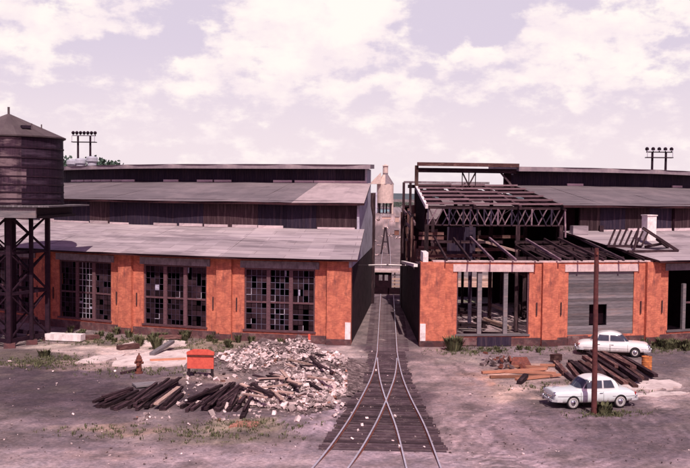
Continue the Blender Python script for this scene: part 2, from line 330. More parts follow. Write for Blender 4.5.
def ground_col(x, y):
    p = Vector((x, y, 0))
    n1 = noise.fractal(p*.12, 1.0, 2.0, 5); n2 = noise.fractal(p*.55+Vector((5, 3, 1)), .9, 2.0, 5); n3 = noise.noise(p*2.3)
    k = .19+.07*n1+.075*n2+.03*n3
    c = Vector((k*1.06, k*.84, k*.84))
    w = Vector((noise.fractal(p*.3+Vector((9, 0, 0)), .8, 2.0, 4), noise.fractal(p*.3+Vector((0, 9, 4)), .8, 2.0, 4), 0))
    if y > 25 and y < 800:
        px, py = PJ((x, y, 0))
        px += w.x*20; py += w.y*7
        for (a, b, rx, ry, col, s) in PATCH:
            d = math.hypot((px-a)/rx, (py-b)/ry)
            if d < 1.25:
                q = max(0, min(1, (1.25-d)/.6)); q = q*q*(3-2*q)*s
                q *= max(0.5, min(1.2, 1.05+.9*n2))
                q = min(q, 1)
                kk = 1+.5*n2+.18*n3
                c = c*(1-q)+Vector(col)*q*kk
    for (cc, r) in ARCW:         # tyre tracks
        d = math.hypot(x-cc.x, (y-cc.y))
        for rr in (r, r+1.4):
            e = abs(d+.25*w.x-rr)
            if e < .24: c *= 1+(.24 if e < .13 else -.16)*(.75+n1)
    for a, b in RUTS_SHADOWS_W:
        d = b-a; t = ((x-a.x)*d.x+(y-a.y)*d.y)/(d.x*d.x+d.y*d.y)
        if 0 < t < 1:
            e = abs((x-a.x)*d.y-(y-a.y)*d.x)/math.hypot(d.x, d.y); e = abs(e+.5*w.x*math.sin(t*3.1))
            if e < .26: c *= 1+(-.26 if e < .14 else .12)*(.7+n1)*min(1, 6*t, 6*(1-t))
    g = noise.fractal(p*.9+Vector((31, 7, 0)), .8, 2.0, 4)
    return [max(.02, v) for v in c]
def tie_zone(x, y):
    if y > 66 or y < 41: return False
    xl, xr = cl(TL, y), cl(TR, y)
    return xl-1.5 < x < xr+1.5
def ground_z(x, y):
    p = Vector((x, y, 0))
    z = .05*noise.fractal(p*.35, 1, 2, 4)+.02*noise.noise(p*1.7)
    if y < 66:
        xl, xr = cl(TL, max(y, 20)), cl(TR, max(y, 20))
        d = max(xl-1.5-x, x-xr-1.5, 0)
        if y >= 42.4: z = z*min(1, d/1.5)+(-.07 if d <= .05 else 0)
        elif d < 2: z = .06*min(1, (42.4-y)/4.6)*(1-d/2)+z*d/2-.07*max(0, 1-(41.6-y))*(d <= .05)
    else:
        z = -.02+z*.3
        if y < 104 and abs(x-.16) < 1.9: z = -.035+.05*noise.noise(p*1.3)
    return z
def axis(lo, hi, step, far, back):
    a = []; v = lo
    while v <= hi+1e-6: a.append(v); v += step
    s = step; v = hi
    while v < far: s *= 1.35; v += s; a.append(v)
    s = step; v = lo
    while v > back: s *= 1.35; v -= s; a.insert(0, v)
    return a
def build_ground():
    xs = axis(-32, 26, .24, 4500, -4500); ys = axis(34, 73, .24, 73, -600)
    v = ys[-1]; s = .6
    while v < 6000:
        v += s; ys.append(v); s *= 1.018 if v < 180 else 1.3
    vs = []; cs = []
    for y in ys:
        for x in xs:
            near = abs(x) < 60 and 20 < y < 200
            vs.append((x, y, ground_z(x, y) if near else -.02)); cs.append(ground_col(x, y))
    n = len(xs); fs = [(j*n+i, j*n+i+1, (j+1)*n+i+1, (j+1)*n+i) for j in range(len(ys)-1) for i in range(n-1)]
    me = bpy.data.meshes.new('ground'); me.from_pydata(vs, [], fs)
    at = me.attributes.new('soil', 'FLOAT_COLOR', 'POINT'); at.data.foreach_set('color', [k for c in cs for k in (*c, 1)])
    m = bpy.data.materials.new('yard_soil'); m.use_nodes = True; nt = m.node_tree; b = nt.nodes['Principled BSDF']; b.inputs['Roughness'].default_value = .95
    b.inputs['Specular IOR Level'].default_value = .15
    a = nd(nt, 'ShaderNodeAttribute', attribute_name='soil'); tc = nd(nt, 'ShaderNodeTexCoord')
    nz = nd(nt, 'ShaderNodeTexNoise'); nz.inputs['Scale'].default_value = 5; nz.inputs['Detail'].default_value = 8; nz.inputs['Roughness'].default_value = .75
    nt.links.new(tc.outputs['Object'], nz.inputs['Vector'])
    mr = nd(nt, 'ShaderNodeMapRange'); mr.inputs['From Min'].default_value = .3; mr.inputs['From Max'].default_value = .7; mr.inputs['To Min'].default_value = .62; mr.inputs['To Max'].default_value = 1.36
    nt.links.new(nz.outputs['Fac'], mr.inputs['Value'])
    vm = nd(nt, 'ShaderNodeVectorMath', operation='SCALE'); nt.links.new(a.outputs['Color'], vm.inputs[0]); nt.links.new(mr.outputs[0], vm.inputs['Scale'])
    n2 = nd(nt, 'ShaderNodeTexNoise'); n2.inputs['Scale'].default_value = 1.1; n2.inputs['Detail'].default_value = 9; n2.inputs['Roughness'].default_value = .72
    nt.links.new(tc.outputs['Object'], n2.inputs['Vector'])
    r2 = nd(nt, 'ShaderNodeMapRange', interpolation_type='SMOOTHSTEP'); r2.inputs['From Min'].default_value = .36; r2.inputs['From Max'].default_value = .64; nt.links.new(n2.outputs['Fac'], r2.inputs['Value'])
    m2 = nd(nt, 'ShaderNodeMix', data_type='RGBA'); m2.inputs['A'].default_value = (.82, .81, .83, 1); m2.inputs['B'].default_value = (1.10, 1.03, 1.0, 1); nt.links.new(r2.outputs[0], m2.inputs['Factor'])
    vo = nd(nt, 'ShaderNodeTexVoronoi'); vo.inputs['Scale'].default_value = 9; vo.inputs['Randomness'].default_value = 1; nt.links.new(tc.outputs['Object'], vo.inputs['Vector'])
    sp = nd(nt, 'ShaderNodeSeparateColor'); nt.links.new(vo.outputs['Color'], sp.inputs[0])
    gr = nd(nt, 'ShaderNodeMapRange'); gr.inputs['From Min'].default_value = 0; gr.inputs['From Max'].default_value = 1; gr.inputs['To Min'].default_value = .86; gr.inputs['To Max'].default_value = 1.14; nt.links.new(sp.outputs[0], gr.inputs['Value'])
    m3 = nd(nt, 'ShaderNodeMix', data_type='RGBA', blend_type='MULTIPLY'); m3.inputs['Factor'].default_value = 1; nt.links.new(vm.outputs[0], m3.inputs['A']); nt.links.new(m2.outputs['Result'], m3.inputs['B'])
    v3 = nd(nt, 'ShaderNodeVectorMath', operation='SCALE'); nt.links.new(m3.outputs['Result'], v3.inputs[0]); nt.links.new(gr.outputs[0], v3.inputs['Scale'])
    nt.links.new(v3.outputs[0], b.inputs['Base Color'])
    bp = nd(nt, 'ShaderNodeBump'); bp.inputs['Strength'].default_value = .7; bp.inputs['Distance'].default_value = .05
    nt.links.new(nz.outputs['Fac'], bp.inputs['Height']); nt.links.new(bp.outputs[0], b.inputs['Normal'])
    me.materials.append(m); me.polygons.foreach_set('use_smooth', [True]*len(me.polygons))
    o = bpy.data.objects.new('ground', me); COL.objects.link(o); tag(o, kind='structure')
build_ground()

# ------------------------------------------------------------------ roundhouse
BW = 8.1; B0 = 3.55
def bnd(i): return B0+BW*i                       # bay boundaries in degrees (right side positive)
RW = 62.0
def facet(t0, t1, r=RW):
    a, b = RP(t0, r), RP(t1, r); m = (a+b)/2; u = (b-a).normalized(); d = Vector((u.y, -u.x, 0))
    return (m, u, d, Z3), (b-a).length
def rslab(mb, t0, t1, r0, z0, r1, z1, th, tone=.5, mi=0, mif=1, nt=1, nr=1, tones=None, lean=0, t0b=None):
    """a sloping roof slab between two radii, bay by bay"""
    if t0b is None: t0b = t0
    def P(a, b, dz=0):
        r = r0+(r1-r0)*b; T = (t0+(t0b-t0)*b); T = T+(t1-T)*a
        return RP(T, r, z0+(z1-z0)*b+dz+.055*noise.noise(Vector((T*.9, r*.35, 7.3))))
    def uvp(a, b): return (R(t0+(t1-t0)*a)*r0, (r0-r1)*b)
    for i in range(nt):
        for j in range(nr):
            a0, a1, b0, b1 = i/nt, (i+1)/nt, j/nr, (j+1)/nr
            t = tones(i, j) if tones else tone
            mb.face([P(a0, b0), P(a1, b0), P(a1, b1), P(a0, b1)], [uvp(a0, b0), uvp(a1, b0), uvp(a1, b1), uvp(a0, b1)], t, mi)
    for (c, d) in (((0, 0), (1, 0)), ((1, 0), (1, 1)), ((1, 1), (0, 1)), ((0, 1), (0, 0))):
        mb.face([P(*c, -th), P(*d, -th), P(*d), P(*c)], None, tone, mif)
    mb.face([P(0, 0, -th), P(0, 1, -th), P(1, 1, -th), P(1, 0, -th)], None, tone, mif)
def cwall(mb, t0, t1, r, z0, z1, th=.2, board=.35, mi=0, tones=None):
    """boarded wall along a chord, made of vertical boards"""
    fr, L = facet(t0, t1, r); n = max(1, int(L/board)); base = rnd.random()
    for k in range(n):
        u0 = -L/2+L*k/n; mb.box(fr, u0, u0+L/n-.012, -th, rnd.uniform(0, .02), z0, z1, tone=min(1, max(0, base*.6+rnd.random()*.4)), mi=mi)
def bays(n, sgn):
    out = []
    for i in range(n):
        a, b = bnd(i), bnd(i+1)
        out.append((a, b) if sgn > 0 else (-b, -a))
    return out

E_IN, E_RU = empty('roundhouse', RP(-25, 52)), empty('ruined_roundhouse', RP(20, 52))
tag(E_IN, 'long curved brick roundhouse with all its grey roofs and gridded factory windows', 'building')
tag(E_RU, 'half demolished brick roundhouse with bare rafters and a boarded up opening', 'building')
WH = 2.8                                          # half width of a window opening
ZS, ZL, ZT = .78, 5.70, 6.42
wall_l, wall_r = MB(), MB(); pl_l, pl_r = MB(), MB()
OPEN = []
for sgn, n, mb, pm in ((-1, 9, wall_l, pl_l), (1, 7, wall_r, pl_r)):
    for i, (t0, t1) in enumerate(bays(n, sgn)):
        fr, L = facet(t0, t1)
        c = 0.0
        for (u0, u1) in ((-L/2, c-WH), (c+WH, L/2)): mb.box(fr, u0, u1, -.45, 0, 0, ZT, tone=.5)
        mb.box(fr, c-WH, c+WH, -.45, 0, .5 if False else .55, ZS, tone=.5) if False else None
        mb.box(fr, c-WH, c+WH, -.45, -.002, 0, ZS, tone=.4)
        mb.box(fr, c-WH, c+WH, -.45, -.002, ZL+.55, ZT, tone=.45)
        pm.box(fr, -L/2, L/2, 0, .05, -.1, .62, tone=.5)
        OPEN.append((sgn, i, fr))
    # piers at the bay boundaries
    for i in range(n+1):
        t = sgn*bnd(i); fr = (RP(t, RW), Vector((math.cos(R(t)), math.sin(R(t)), 0)), Vector((math.sin(R(t)), -math.cos(R(t)), 0)), Z3)
        if i == 0:
            # wide corner pier beside the passage
            u0, u1 = (-.62, 1.24) if sgn < 0 else (-1.24, .62)
            mb.box(fr, u0, u1, -.45, .26, 0, ZT, tone=.55)
            pm.box(fr, u0-.03, u1+.03, .262, .31, -.1, .45)
        else:
            mb.box(fr, -.62, .62, -.3, .26, 0, ZT, tone=.5); pm.box(fr, -.65, .65, .262, .31, -.1, .5)
part(wall_l, 'brick_wall', M['brick'], E_IN); part(wall_r, 'brick_wall', M['brick'], E_RU)
part(pl_l, 'plinth', M['plinth'], E_IN); part(pl_r, 'plinth', M['plinth'], E_RU)
# iron wall anchors on either side of the piers
for sgn, n, E in ((-1, 4, E_IN), (1, 3, E_RU)):
    for i in range(1, n+1):
        t = sgn*bnd(i); fr = (RP(t, RW), Vector((math.cos(R(t)), math.sin(R(t)), 0)), Vector((math.sin(R(t)), -math.cos(R(t)), 0)), Z3)
        for u in (-.98, .98):
            a = MB(); a.box(fr, u-.05, u+.05, -.02, .03, 2.35, 3.35, tone=.4); part(a, 'wall_anchor', M['anchor'], E)
# white striped corner guards beside the passage
for sgn, E in ((-1, E_IN), (1, E_RU)):
    t = sgn*bnd(0); fr = (RP(t, RW), Vector((math.cos(R(t)), math.sin(R(t)), 0)), Vector((math.sin(R(t)), -math.cos(R(t)), 0)), Z3)
    a = MB(); u = -sgn*1.02
    a.box(fr, u-.21, u+.21, .262, .30, .12, 1.75, tone=.6); part(a, 'corner_guard', M['white'], E)

def win_intact(fr, E, i, pale):
    """big three-light factory window: frame > mullions, transoms, muntin grid, panes"""
    o, U, D, Z = fr; rr = random.Random(100+i)
    f = MB()
    f.box(fr, -WH, -WH+.12, -.25, -.1, ZS, ZL); f.box(fr, WH-.12, WH, -.25, -.1, ZS, ZL)
    f.box(fr, -WH+.12, WH-.12, -.25, -.1, ZL-.14, ZL)
    w = part(f, 'window', M['frame'], E)
    s = MB(); s.box(fr, -WH-.1, WH+.1, -.3, .09, ZS-.001, ZS+.13); part(s, 'sill', M['frame'], w)
    third = (2*WH-.24)/3
    for k in (1, 2):
        u = -WH+.12+third*k; m = MB(); m.box(fr, u-.15, u+.15, -.28, -.06, ZS+.13, ZL-.14, tone=.8); part(m, 'mullion', M['frame'], w)
    for k in range(3):
        u0 = -WH+.12+third*k+(.15 if k else 0); u1 = -WH+.12+third*(k+1)-(.15 if k < 2 else 0)
        zm = 3.05; z0, z1 = ZS+.13, ZL-.14
        t = MB(); t.box(fr, u0, u1, -.24, -.12, zm-.07, zm+.07, tone=.4); part(t, 'transom', M['frame'], w)
        g = MB(); p = MB(); h_ = MB()
        for (a, b) in ((z0, zm-.07), (zm+.07, z1)):
            nc, nr = 4, 5; gone = rr.random() < .3
            for c in range(1, nc):
                if gone and rr.random() < .5: continue
                u = u0+(u1-u0)*c/nc; g.box(fr, u-.02, u+.02, -.20, -.15, a, b, tone=.6)
            for r in range(1, nr):
                if gone and rr.random() < .5: continue
                z = a+(b-a)*r/nr; g.box(fr, u0, u1, -.195, -.155, z-.018, z+.018, tone=.6)
            for c in range(nc):
                for r in range(nr):
                    q = rr.random()
                    if q < .22: continue
                    if rr.random() < .05 and i < 2 and c < nc-1:      # pale bits of muntin: leftover paint, lit tone put into the colour
                        u = u0+(u1-u0)*(c+1)/nc; z = a+(b-a)*r/nr; h_.box(fr, u-.025, u+.025, -.149, -.14, z, z+(b-a)/nr, tone=.6)
                        if rr.random() < .6: h_.box(fr, u-(u1-u0)/nc, u-.026, -.149, -.14, z-.02, z+.02, tone=.6)
                    mi = 1 if rr.random() < pale[k] else 0
                    a0, a1 = u0+(u1-u0)*c/nc+.02, u0+(u1-u0)*(c+1)/nc-.02
                    b0, b1 = a+(b-a)*r/nr+.018, a+(b-a)*(r+1)/nr-.018
                    if mi and rr.random() < .6:    # a shard left in the corner of the light
                        if rr.random() < .5: a1 = a0+(a1-a0)*.35
                        else: b1 = b0+(b1-b0)*.4
                    p.box(fr, a0, a1, -.178, -.172, b0, b1, tone=rr.random(), mi=mi)
        part(g, 'muntin_grid', M[MUN.get((i, k), 'muntin')], w)
        if h_.v: part(h_, 'lit_muntin', M['muntinpale'], w)
        if p.v: part(p, 'panes', [M['grime'], M['paleglass']], w)
MUN = {(2, 1): 'muntinpale', (0, 0): 'muntinblue', (0, 1): 'muntinblue', (0, 2): 'muntinblue'}
PALE = {0: (.0, .03, .02), 1: (.02, .03, .01), 2: (.0, .06, .0)}
for sgn, i, fr in OPEN:
    E = E_IN if sgn < 0 else E_RU
    white = sgn > 0 and i < 2
    l = MB(); l.box(fr, -3.12, 3.12, -.3, .07, ZL, ZL+.56, tone=.5); part(l, 'lintel', M['white_lintel'] if white else M['lintel'], E)
    if sgn < 0: win_intact(fr, E, i, PALE.get(i, (.01, .01, .01)))
    elif i == 0:                                  # empty opening with two grey posts
        f = MB()
        f.box(fr, -WH, -WH+.1, -.25, -.1, ZS, ZL); f.box(fr, WH-.1, WH, -.25, -.1, ZS, ZL)
        w = part(f, 'empty_window', M['frame'], E)
        s = MB(); s.box(fr, -WH-.1, WH+.1, -.3, .09, ZS-.001, ZS+.13); part(s, 'sill', M['woodgrey'], w)
        for u in (-1.02, 1.0):
            m = MB(); m.box(fr, u-.16, u+.16, -.28, -.05, ZS+.13, ZL, tone=.75); part(m, 'mullion', M['woodgrey'], w)
        b = MB(); b.box(fr, -1.2, 1.45, .055, .12, .02, .7); part(b, 'plinth_panel', M['boardnavy'], E)
        b = MB(); b.box(fr, -2.75, -1.25, .055, .10, .06, .66); part(b, 'plinth_panel', M['plinth'], E)
    elif i == 1:                                  # boarded over with grey planks, square hole left open
        p = MB(); zz = ZS; k = 0
        while zz < ZL-.02:
            h = min(.235, ZL-zz); a, b = -WH, WH
            hole = 1.55 < zz+h/2 < 3.05
            segs = ((a, -.95), (.55, b)) if hole else ((a, b),)
            for (u0, u1) in segs: p.box(fr, u0, u1, -.2+rnd.uniform(0, .02), -.1+rnd.uniform(0, .03), zz, zz+h-.012)
            zz += h
        bd = part(p, 'boarded_door', M['woodgrey'], E)
        q = MB(); q.box(fr, -1.0, .6, -.75, -.7, 1.5, 3.1, tone=.3); part(q, 'hole_shade_sheet', M['interior'], bd)  # near-black sheet stands in for the shade behind the hole
        q = MB(); q.box(fr, -WH, -1.1, .055, .11, .0, .75); part(q, 'plinth_panel', M['plinth'], E)
    else:
        f = MB(); f.box(fr, -WH, -WH+.1, -.25, -.1, ZS, ZL); f.box(fr, WH-.1, WH, -.25, -.1, ZS, ZL); w = part(f, 'empty_window', M['frame'], E)
        s = MB(); s.box(fr, -WH-.1, WH+.1, -.3, .09, ZS-.001, ZS+.13); part(s, 'sill', M['woodgrey'], w)
        for u in (-1.1, 1.0):
            m = MB(); m.box(fr, u-.15, u+.15, -.28, -.05, ZS+.13, 4.6 if u < 0 else ZL, tone=.3); part(m, 'mullion', M['woodgrey'], w)
        t = MB(); t.box(fr, -1, WH-.1, -.24, -.12, 3.0, 3.14); part(t, 'transom', M['frame'], w)

# --- roofs.  front roof r 62.7->54.7, clerestory wall, middle roof 55.3->45, top wall, top roof
def roofs(E, sgn, first, n, edge, front_first=None):
    top, mid, low = MB(), MB(), MB(); c1n, c2n, c3n = MB(), MB(), MB(); fl1, fl2 = MB(), MB()
    lst = bays(n, sgn)
    rr = random.Random(5+sgn)
    for i, (t0, t1) in enumerate(lst):
        if i < first: continue
        e0, e1 = t0, t1
        if i == first == 0: (e0, e1) = (t0, edge) if sgn < 0 else (edge, t1)
        ff = front_first if front_first is not None else first
        if i >= ff:
            rows = [rr.random() for _ in range(9)]
            rslab(low, e0, e1, 62.95, 6.58, 54.5, 8.52, .16, tone=.5, nt=5, nr=9, tones=lambda a, b: min(1, max(0, .5+.35*(rows[b]-.5)+.5*(rr.random()-.5))))
        dark = .35 if sgn > 0 else .35+.25*rr.random()
        pale_to = e1
        if sgn < 0 and i == 0:
            rslab(mid, -8.3, e1, 55.35, 10.72, 44.9, 12.5, .2, mi=2, nt=3, nr=4, tones=lambda a, b: .5+.3*rr.random()); e1 = -8.3
        rslab(mid, e0, e1, 55.35, 10.72, 44.9, 12.5, .2, tone=.4, mi=0, nt=3, nr=4, tones=lambda a, b: dark+.16*rr.random())
        e1 = pale_to
        rslab(top, e0, e1, 46.2, 14.22, 38.5, 14.45, .42, tone=.5, mi=0, mif=0, nt=3)
        nw = 3
        for k in range(nw):
            a, b = t0+(t1-t0)*k/nw, t0+(t1-t0)*(k+1)/nw
            if sgn < 0 and i == 0 and k == nw-1: b = -2.5
            brown = (rr.random() < .45) if sgn < 0 else (rr.random() < .6)
            cb = MB(); cwall(cb, a, b, 54.45, 8.3, 10.9, board=.3); part(cb, 'clerestory_boarding', M['boardbrown' if brown else 'boardnavy'], E)
            cwall(c3n, a, b, 44.8, 12.3, 14.0, board=.6)
            if rr.random() < .8:
                frf, L = facet(a, b, 54.62); fb = MB(); fb.box(frf, -L/2+.3*rr.random(), L/2-rr.random()*.3, -.1, .03, 8.5, 8.5+rr.uniform(.12, .26)); part(fb, 'flashing', M['flash'], E)
            if sgn < 0 and (rr.random() < .5 or i in (0, 4, 5)) or (sgn > 0 and rr.random() < .3):
                frf, L = facet(a, b, 44.98); fb = MB(); fb.box(frf, -L/2+.3*rr.random(), L/2, -.1, .03, 12.5, 12.72); part(fb, 'flashing', M['flash'], E)
    part(low, 'front_roof', [M['roof'], M['fascia']], E); part(mid, 'middle_roof', [M['roofmid'], M['fascia'], M['palepatch']], E)
    part(top, 'top_roof', [M['rooftop'], M['fascia']], E)
    part(c3n, 'monitor_boarding', M['boardnavy'], E)
    # inner roof and inner wall (towards the turntable)
    inn, iw = MB(), MB()
    for i, (t0, t1) in enumerate(lst):
        if i < first: continue
        rslab(inn, t0, t1, 44.6, 12.2, 33.5, 8.6, .2, tone=.4)
        cwall(iw, t0, t1, 35, 0, 8.9, board=.9)
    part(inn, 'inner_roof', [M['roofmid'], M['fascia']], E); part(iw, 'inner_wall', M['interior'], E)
roofs(E_IN, -1, 0, 9, -1.95)
BAY2 = bnd(2)                                     # 19.75
# ruined side: roofs survive beyond bay 2 (front) and bay 1.5 (middle, top)
def ruin_roofs():
    roofs(E_RU, 1, 2, 7, 0, front_first=2)
    low, mid, top, wl, w3 = MB(), MB(), MB(), MB(), MB()
    rr = random.Random(3)
    rslab(low, 19.75, 19.752, 62.75, 6.62, 54.5, 8.52, .16, nt=1, nr=6, t0b=15.9, tones=lambda a, b: .4+.2*rr.random())
    rslab(mid, 15.6, 19.75, 55.35, 10.72, 44.9, 12.5, .2, nt=2, nr=4, tones=lambda a, b: .3+.2*rr.random())
    rslab(top, 15.5, 19.75, 46.2, 14.22, 38.5, 14.45, .42, mif=0)
    cwall(w3, 15.2, 17.5, 44.8, 12.3, 14.0, board=.6); cwall(w3, 17.5, 19.75, 44.8, 12.3, 14.0, board=.6)
    cwall(wl, 17.7, 19.75, 54.45, 8.3, 10.9, board=.3)
    part(low, 'front_roof', [M['roof'], M['fascia']], E_RU); part(mid, 'middle_roof', [M['roofmid'], M['fascia']], E_RU); part(top, 'top_roof', [M['rooftop'], M['fascia']], E_RU)
    part(wl, 'clerestory_boarding', M['boardbrown'], E_RU); part(w3, 'monitor_boarding', M['boardnavy'], E_RU)
ruin_roofs()

# --- end walls along the passage
def radial(t): return (RP(t, RW-.45), Vector((-math.sin(R(t)), math.cos(R(t)), 0)), Vector((math.cos(R(t)), math.sin(R(t)), 0)), Z3)
def poly_wall(mb, t, prof, th, mi=0):
    """wall along a radius: polygon of (r, z) with a thickness"""
    a = [RP(t, r, z) for r, z in prof]; n = Vector((math.cos(R(t)), math.sin(R(t)), 0))*th
    b = [p+n for p in a]; uv = [(r, z) for r, z in prof]
    mb.face(a[::-1], uv[::-1], .5, mi); mb.face(b, uv, .5, mi)
    for k in range(len(a)):
        k2 = (k+1) % len(a); mb.face([a[k], a[k2], b[k2], b[k]], None, .5, mi)
w = MB(); poly_wall(w, -2.42, [(61.8, 0), (61.8, 5.9), (35, 5.9), (35, 0)], -.4); part(w, 'passage_wall', M['sootshadebrick'], E_IN)
w = MB(); poly_wall(w, -2.40, [(62.3, 5.92), (62.3, 6.52), (54.6, 8.3), (54.6, 10.6), (45, 12.28), (45, 13.9), (39, 13.9), (39, 10.3), (35, 8.9), (35, 5.92)], -.2); part(w, 'gable_siding', M['siding'], E_IN)
w = MB(); poly_wall(w, -1.98, [(35.4, 0), (35.4, 11.6), (34.6, 11.6), (34.6, 0)], -.6); part(w, 'end_post', M['wood'], E_IN)
# ruined side: low ragged brick wall with pale coping, and the black gable left standing behind it
w = MB(); poly_wall(w, 2.42, [(61.8, 0), (61.8, 6.1), (56, 6.0), (55.5, 5.3), (50, 5.4), (49.5, 4.9), (44, 5.2), (40, 4.6), (35, 4.9), (35, 0)], .4); part(w, 'passage_wall', M['sootshadebrick'], E_RU)
cp = MB(); cp.beam(RP(2.15, 60.8, 6.05), RP(1.9, 46, 5.2), .3, .22, .8); part(cp, 'wall_coping', M['white'], E_RU)
cp = MB(); cp.box(radial(2.75), -.6, 1.6, -.2, .2, 6.42, 7.15, .9); part(cp, 'wall_coping', M['white'], E_RU)
cp = MB()
for i in (0, 1):
    fr, L = facet(*bays(2, 1)[i]); cp.box(fr, -L/2-(.3 if i == 0 else 0), L/2, -.47, .09, ZT+.001, ZT+.12, .6)
part(cp, 'wall_coping', M['white_lintel'], E_RU)
w = MB()
for k in range(22):
    r0 = 54.4-k*.44; z1 = 10.55+(54.4-r0)*.172; w.box((RP(3.45, r0), Vector((-math.sin(R(3.45)), math.cos(R(3.45)), 0)), Vector((math.cos(R(3.45)), math.sin(R(3.45)), 0)), Z3), 0, .43, -.08, .06+rnd.uniform(0, .03), 8.4, z1)
part(w, 'gable_boarding', M['interior'], E_RU)

w = MB(); poly_wall(w, 27.9, [(61.4, 0), (61.4, 6.4), (54.6, 8.2), (54.6, 10.5), (45, 12.2), (35, 8.8), (35, 0)], .2); part(w, 'added_dark_wall', M['interior'], E_RU)  # near-black wall added so the window opening in front reads dark
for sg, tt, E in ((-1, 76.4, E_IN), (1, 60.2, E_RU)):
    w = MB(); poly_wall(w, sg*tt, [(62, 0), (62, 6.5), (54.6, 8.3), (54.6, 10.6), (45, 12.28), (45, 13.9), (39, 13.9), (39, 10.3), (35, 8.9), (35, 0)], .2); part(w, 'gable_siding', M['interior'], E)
# --- bare timber skeleton of the ruin (parts of the ruined roundhouse)
def bpart(name, p, q, w_, h, m, E=None, tone=None):
    b = MB(); b.beam(p, q, w_, h, tone); return part(b, name, m, E or E_RU)
rs = random.Random(21)
t = 4.15
while t < 19.3:                                   # rafters of the front roof
    r1 = rs.uniform(54.7, 55.6) if rs.random() < .85 else rs.uniform(56.5, 58)
    z1 = 6.62+(62.5-r1)*.19+rs.uniform(-.15, .05); dt = rs.uniform(-.07, .07)
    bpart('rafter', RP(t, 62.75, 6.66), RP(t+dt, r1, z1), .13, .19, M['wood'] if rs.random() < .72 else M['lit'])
    t += 1.60
for r_, z_, ta, tb in ((60.2, 6.75, 9.0, 18.5), (57.6, 7.3, 11, 17.3), (55.2, 7.75, 3.8, 16.2)):   # purlins left on the rafters
    k = ta
    while k < tb:
        e = min(tb, k+rs.uniform(2.6, 4.2)); bpart('purlin', RP(k, r_, z_-.14), RP(e-.1, r_, z_-.14), .16, .22, M['wood']); k = e+(0 if rs.random() < .7 else 1.0)
# sagging remains of the roof deck, black boards hanging at the right
rs2 = random.Random(4)
dk = MB()
for k in range(26):
    t_ = 11.9+k*.24; r0 = 61.6-rs2.random()*2.5; dk.beam(RP(t_, r0, 6.42+(62.5-r0)*.14), RP(t_-.15, 55.2, 7.35), .2, .04, rs2.random())
part(dk, 'roof_decking', M['wood'], E_RU)
for k in range(6):                                # middle roof purlins
    r_ = 54.9-k*1.9; z_ = 10.72+(55.3-r_)*.172
    for (a, b) in ((3.42, 7.6), (7.6, 11.65), (11.65, 15.75)):
        bpart('purlin', RP(a, r_, z_), RP(b, r_, z_+.04), .11, .15, M['purlin'], tone=rs.uniform(.3, .8))
for t_ in (3.42, 7.6, 11.65, 15.7):               # principal rafters of the middle roof
    bpart('principal_rafter', RP(t_, 55.3, 10.5), RP(t_, 44.9, 12.3), .22, .3, M['white'] if t_ < 4 else M['wood'])
dk = MB()
for k in range(150):                               # near-black boards under the purlins, shade of the gaps as colour
    t_ = 3.6+rs.random()*12; r0 = rs.uniform(45.5, 52); r1 = r0+rs.uniform(1.5, 3); dk.beam(RP(t_, r0, 10.5+(55.3-r0)*.172), RP(t_, min(r1, 55), 10.5+(55.3-min(r1, 55))*.172), rs.uniform(.3, .8), .03)
part(dk, 'roof_decking', M['interior'], E_RU)
# monitor frame: double top beam on posts with a V strut, a second frame behind it
for z_, r_, m_ in ((14.32, 46.0, 'woodbrown'), (13.78, 45.4, 'wood')):
    for a, b in ((3.45, 7.6), (7.6, 11.65), (11.65, 15.55)): bpart('monitor_beam', RP(a, r_, z_), RP(b, r_, z_), .3, .34 if z_ > 14 else .42, M[m_], tone=.5)
for a, b in ((2.5, 7.6), (7.6, 11.65), (11.65, 15.6)):
    bpart('monitor_sill', RP(a, 38.6, 12.72), RP(b, 38.6, 12.72), .25, .22, M['lintel'], tone=.5); bpart('monitor_sill', RP(a, 44.9, 12.25), RP(b, 44.9, 12.25), .25, .32, M['wood'])
bpart('monitor_post', RP(3.42, 45.7, 8.5), RP(3.42, 45.7, 14.2), .34, .34, M['woodbrown'])
for t_ in (2.5, 3.5, 11.65): bpart('monitor_post', RP(t_, 38.6, 0), RP(t_, 38.6, 12.7), .26, .26, M['wood'])
for (a, b) in ((8.9, 9.7), (10.5, 9.7)): bpart('strut', RP(a, 45.4, 13.6), RP(b, 45.4, 12.4), .1, .12, M['wood'])
for a in (8.9, 9.7, 10.5): bpart('strut', RP(a, 45.4, 13.6), RP(a, 45.4, 12.4), .08, .1, M['wood'])
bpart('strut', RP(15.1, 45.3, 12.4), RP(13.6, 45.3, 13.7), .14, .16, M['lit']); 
pn = MB(); cwall(pn, 14.2, 15.1, 45.1, 12.4, 13.6, board=.5); part(pn, 'monitor_boarding', M['interior'], E_RU)
# long lattice truss under the middle roof's front edge
tr = MB()
for a, b in ((3.45, 7.6), (7.6, 11.65), (11.65, 16.0)):
    tr.beam(RP(a, 54.7, 10.45), RP(b, 54.7, 10.45), .2, .24, .3); tr.beam(RP(a, 54.7, 8.98), RP(b, 54.7, 8.98), .16, .12, .6)
TRUSS = part(tr, 'lattice_truss', M['wood'], E_RU)
t = 3.6; k = 0
while t < 15.7:
    for (a, b) in ((t, t+.75), (t+.75, t)):
        if rs.random() < .82: 
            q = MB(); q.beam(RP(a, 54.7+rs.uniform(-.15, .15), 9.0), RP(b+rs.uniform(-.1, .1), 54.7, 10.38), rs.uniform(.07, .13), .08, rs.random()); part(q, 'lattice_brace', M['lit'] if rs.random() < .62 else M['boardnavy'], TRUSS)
    if rs.random() < .7:
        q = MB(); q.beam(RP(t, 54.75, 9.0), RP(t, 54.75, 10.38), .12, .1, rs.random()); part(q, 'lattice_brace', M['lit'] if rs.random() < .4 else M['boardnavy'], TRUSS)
    t += .62; k += 1
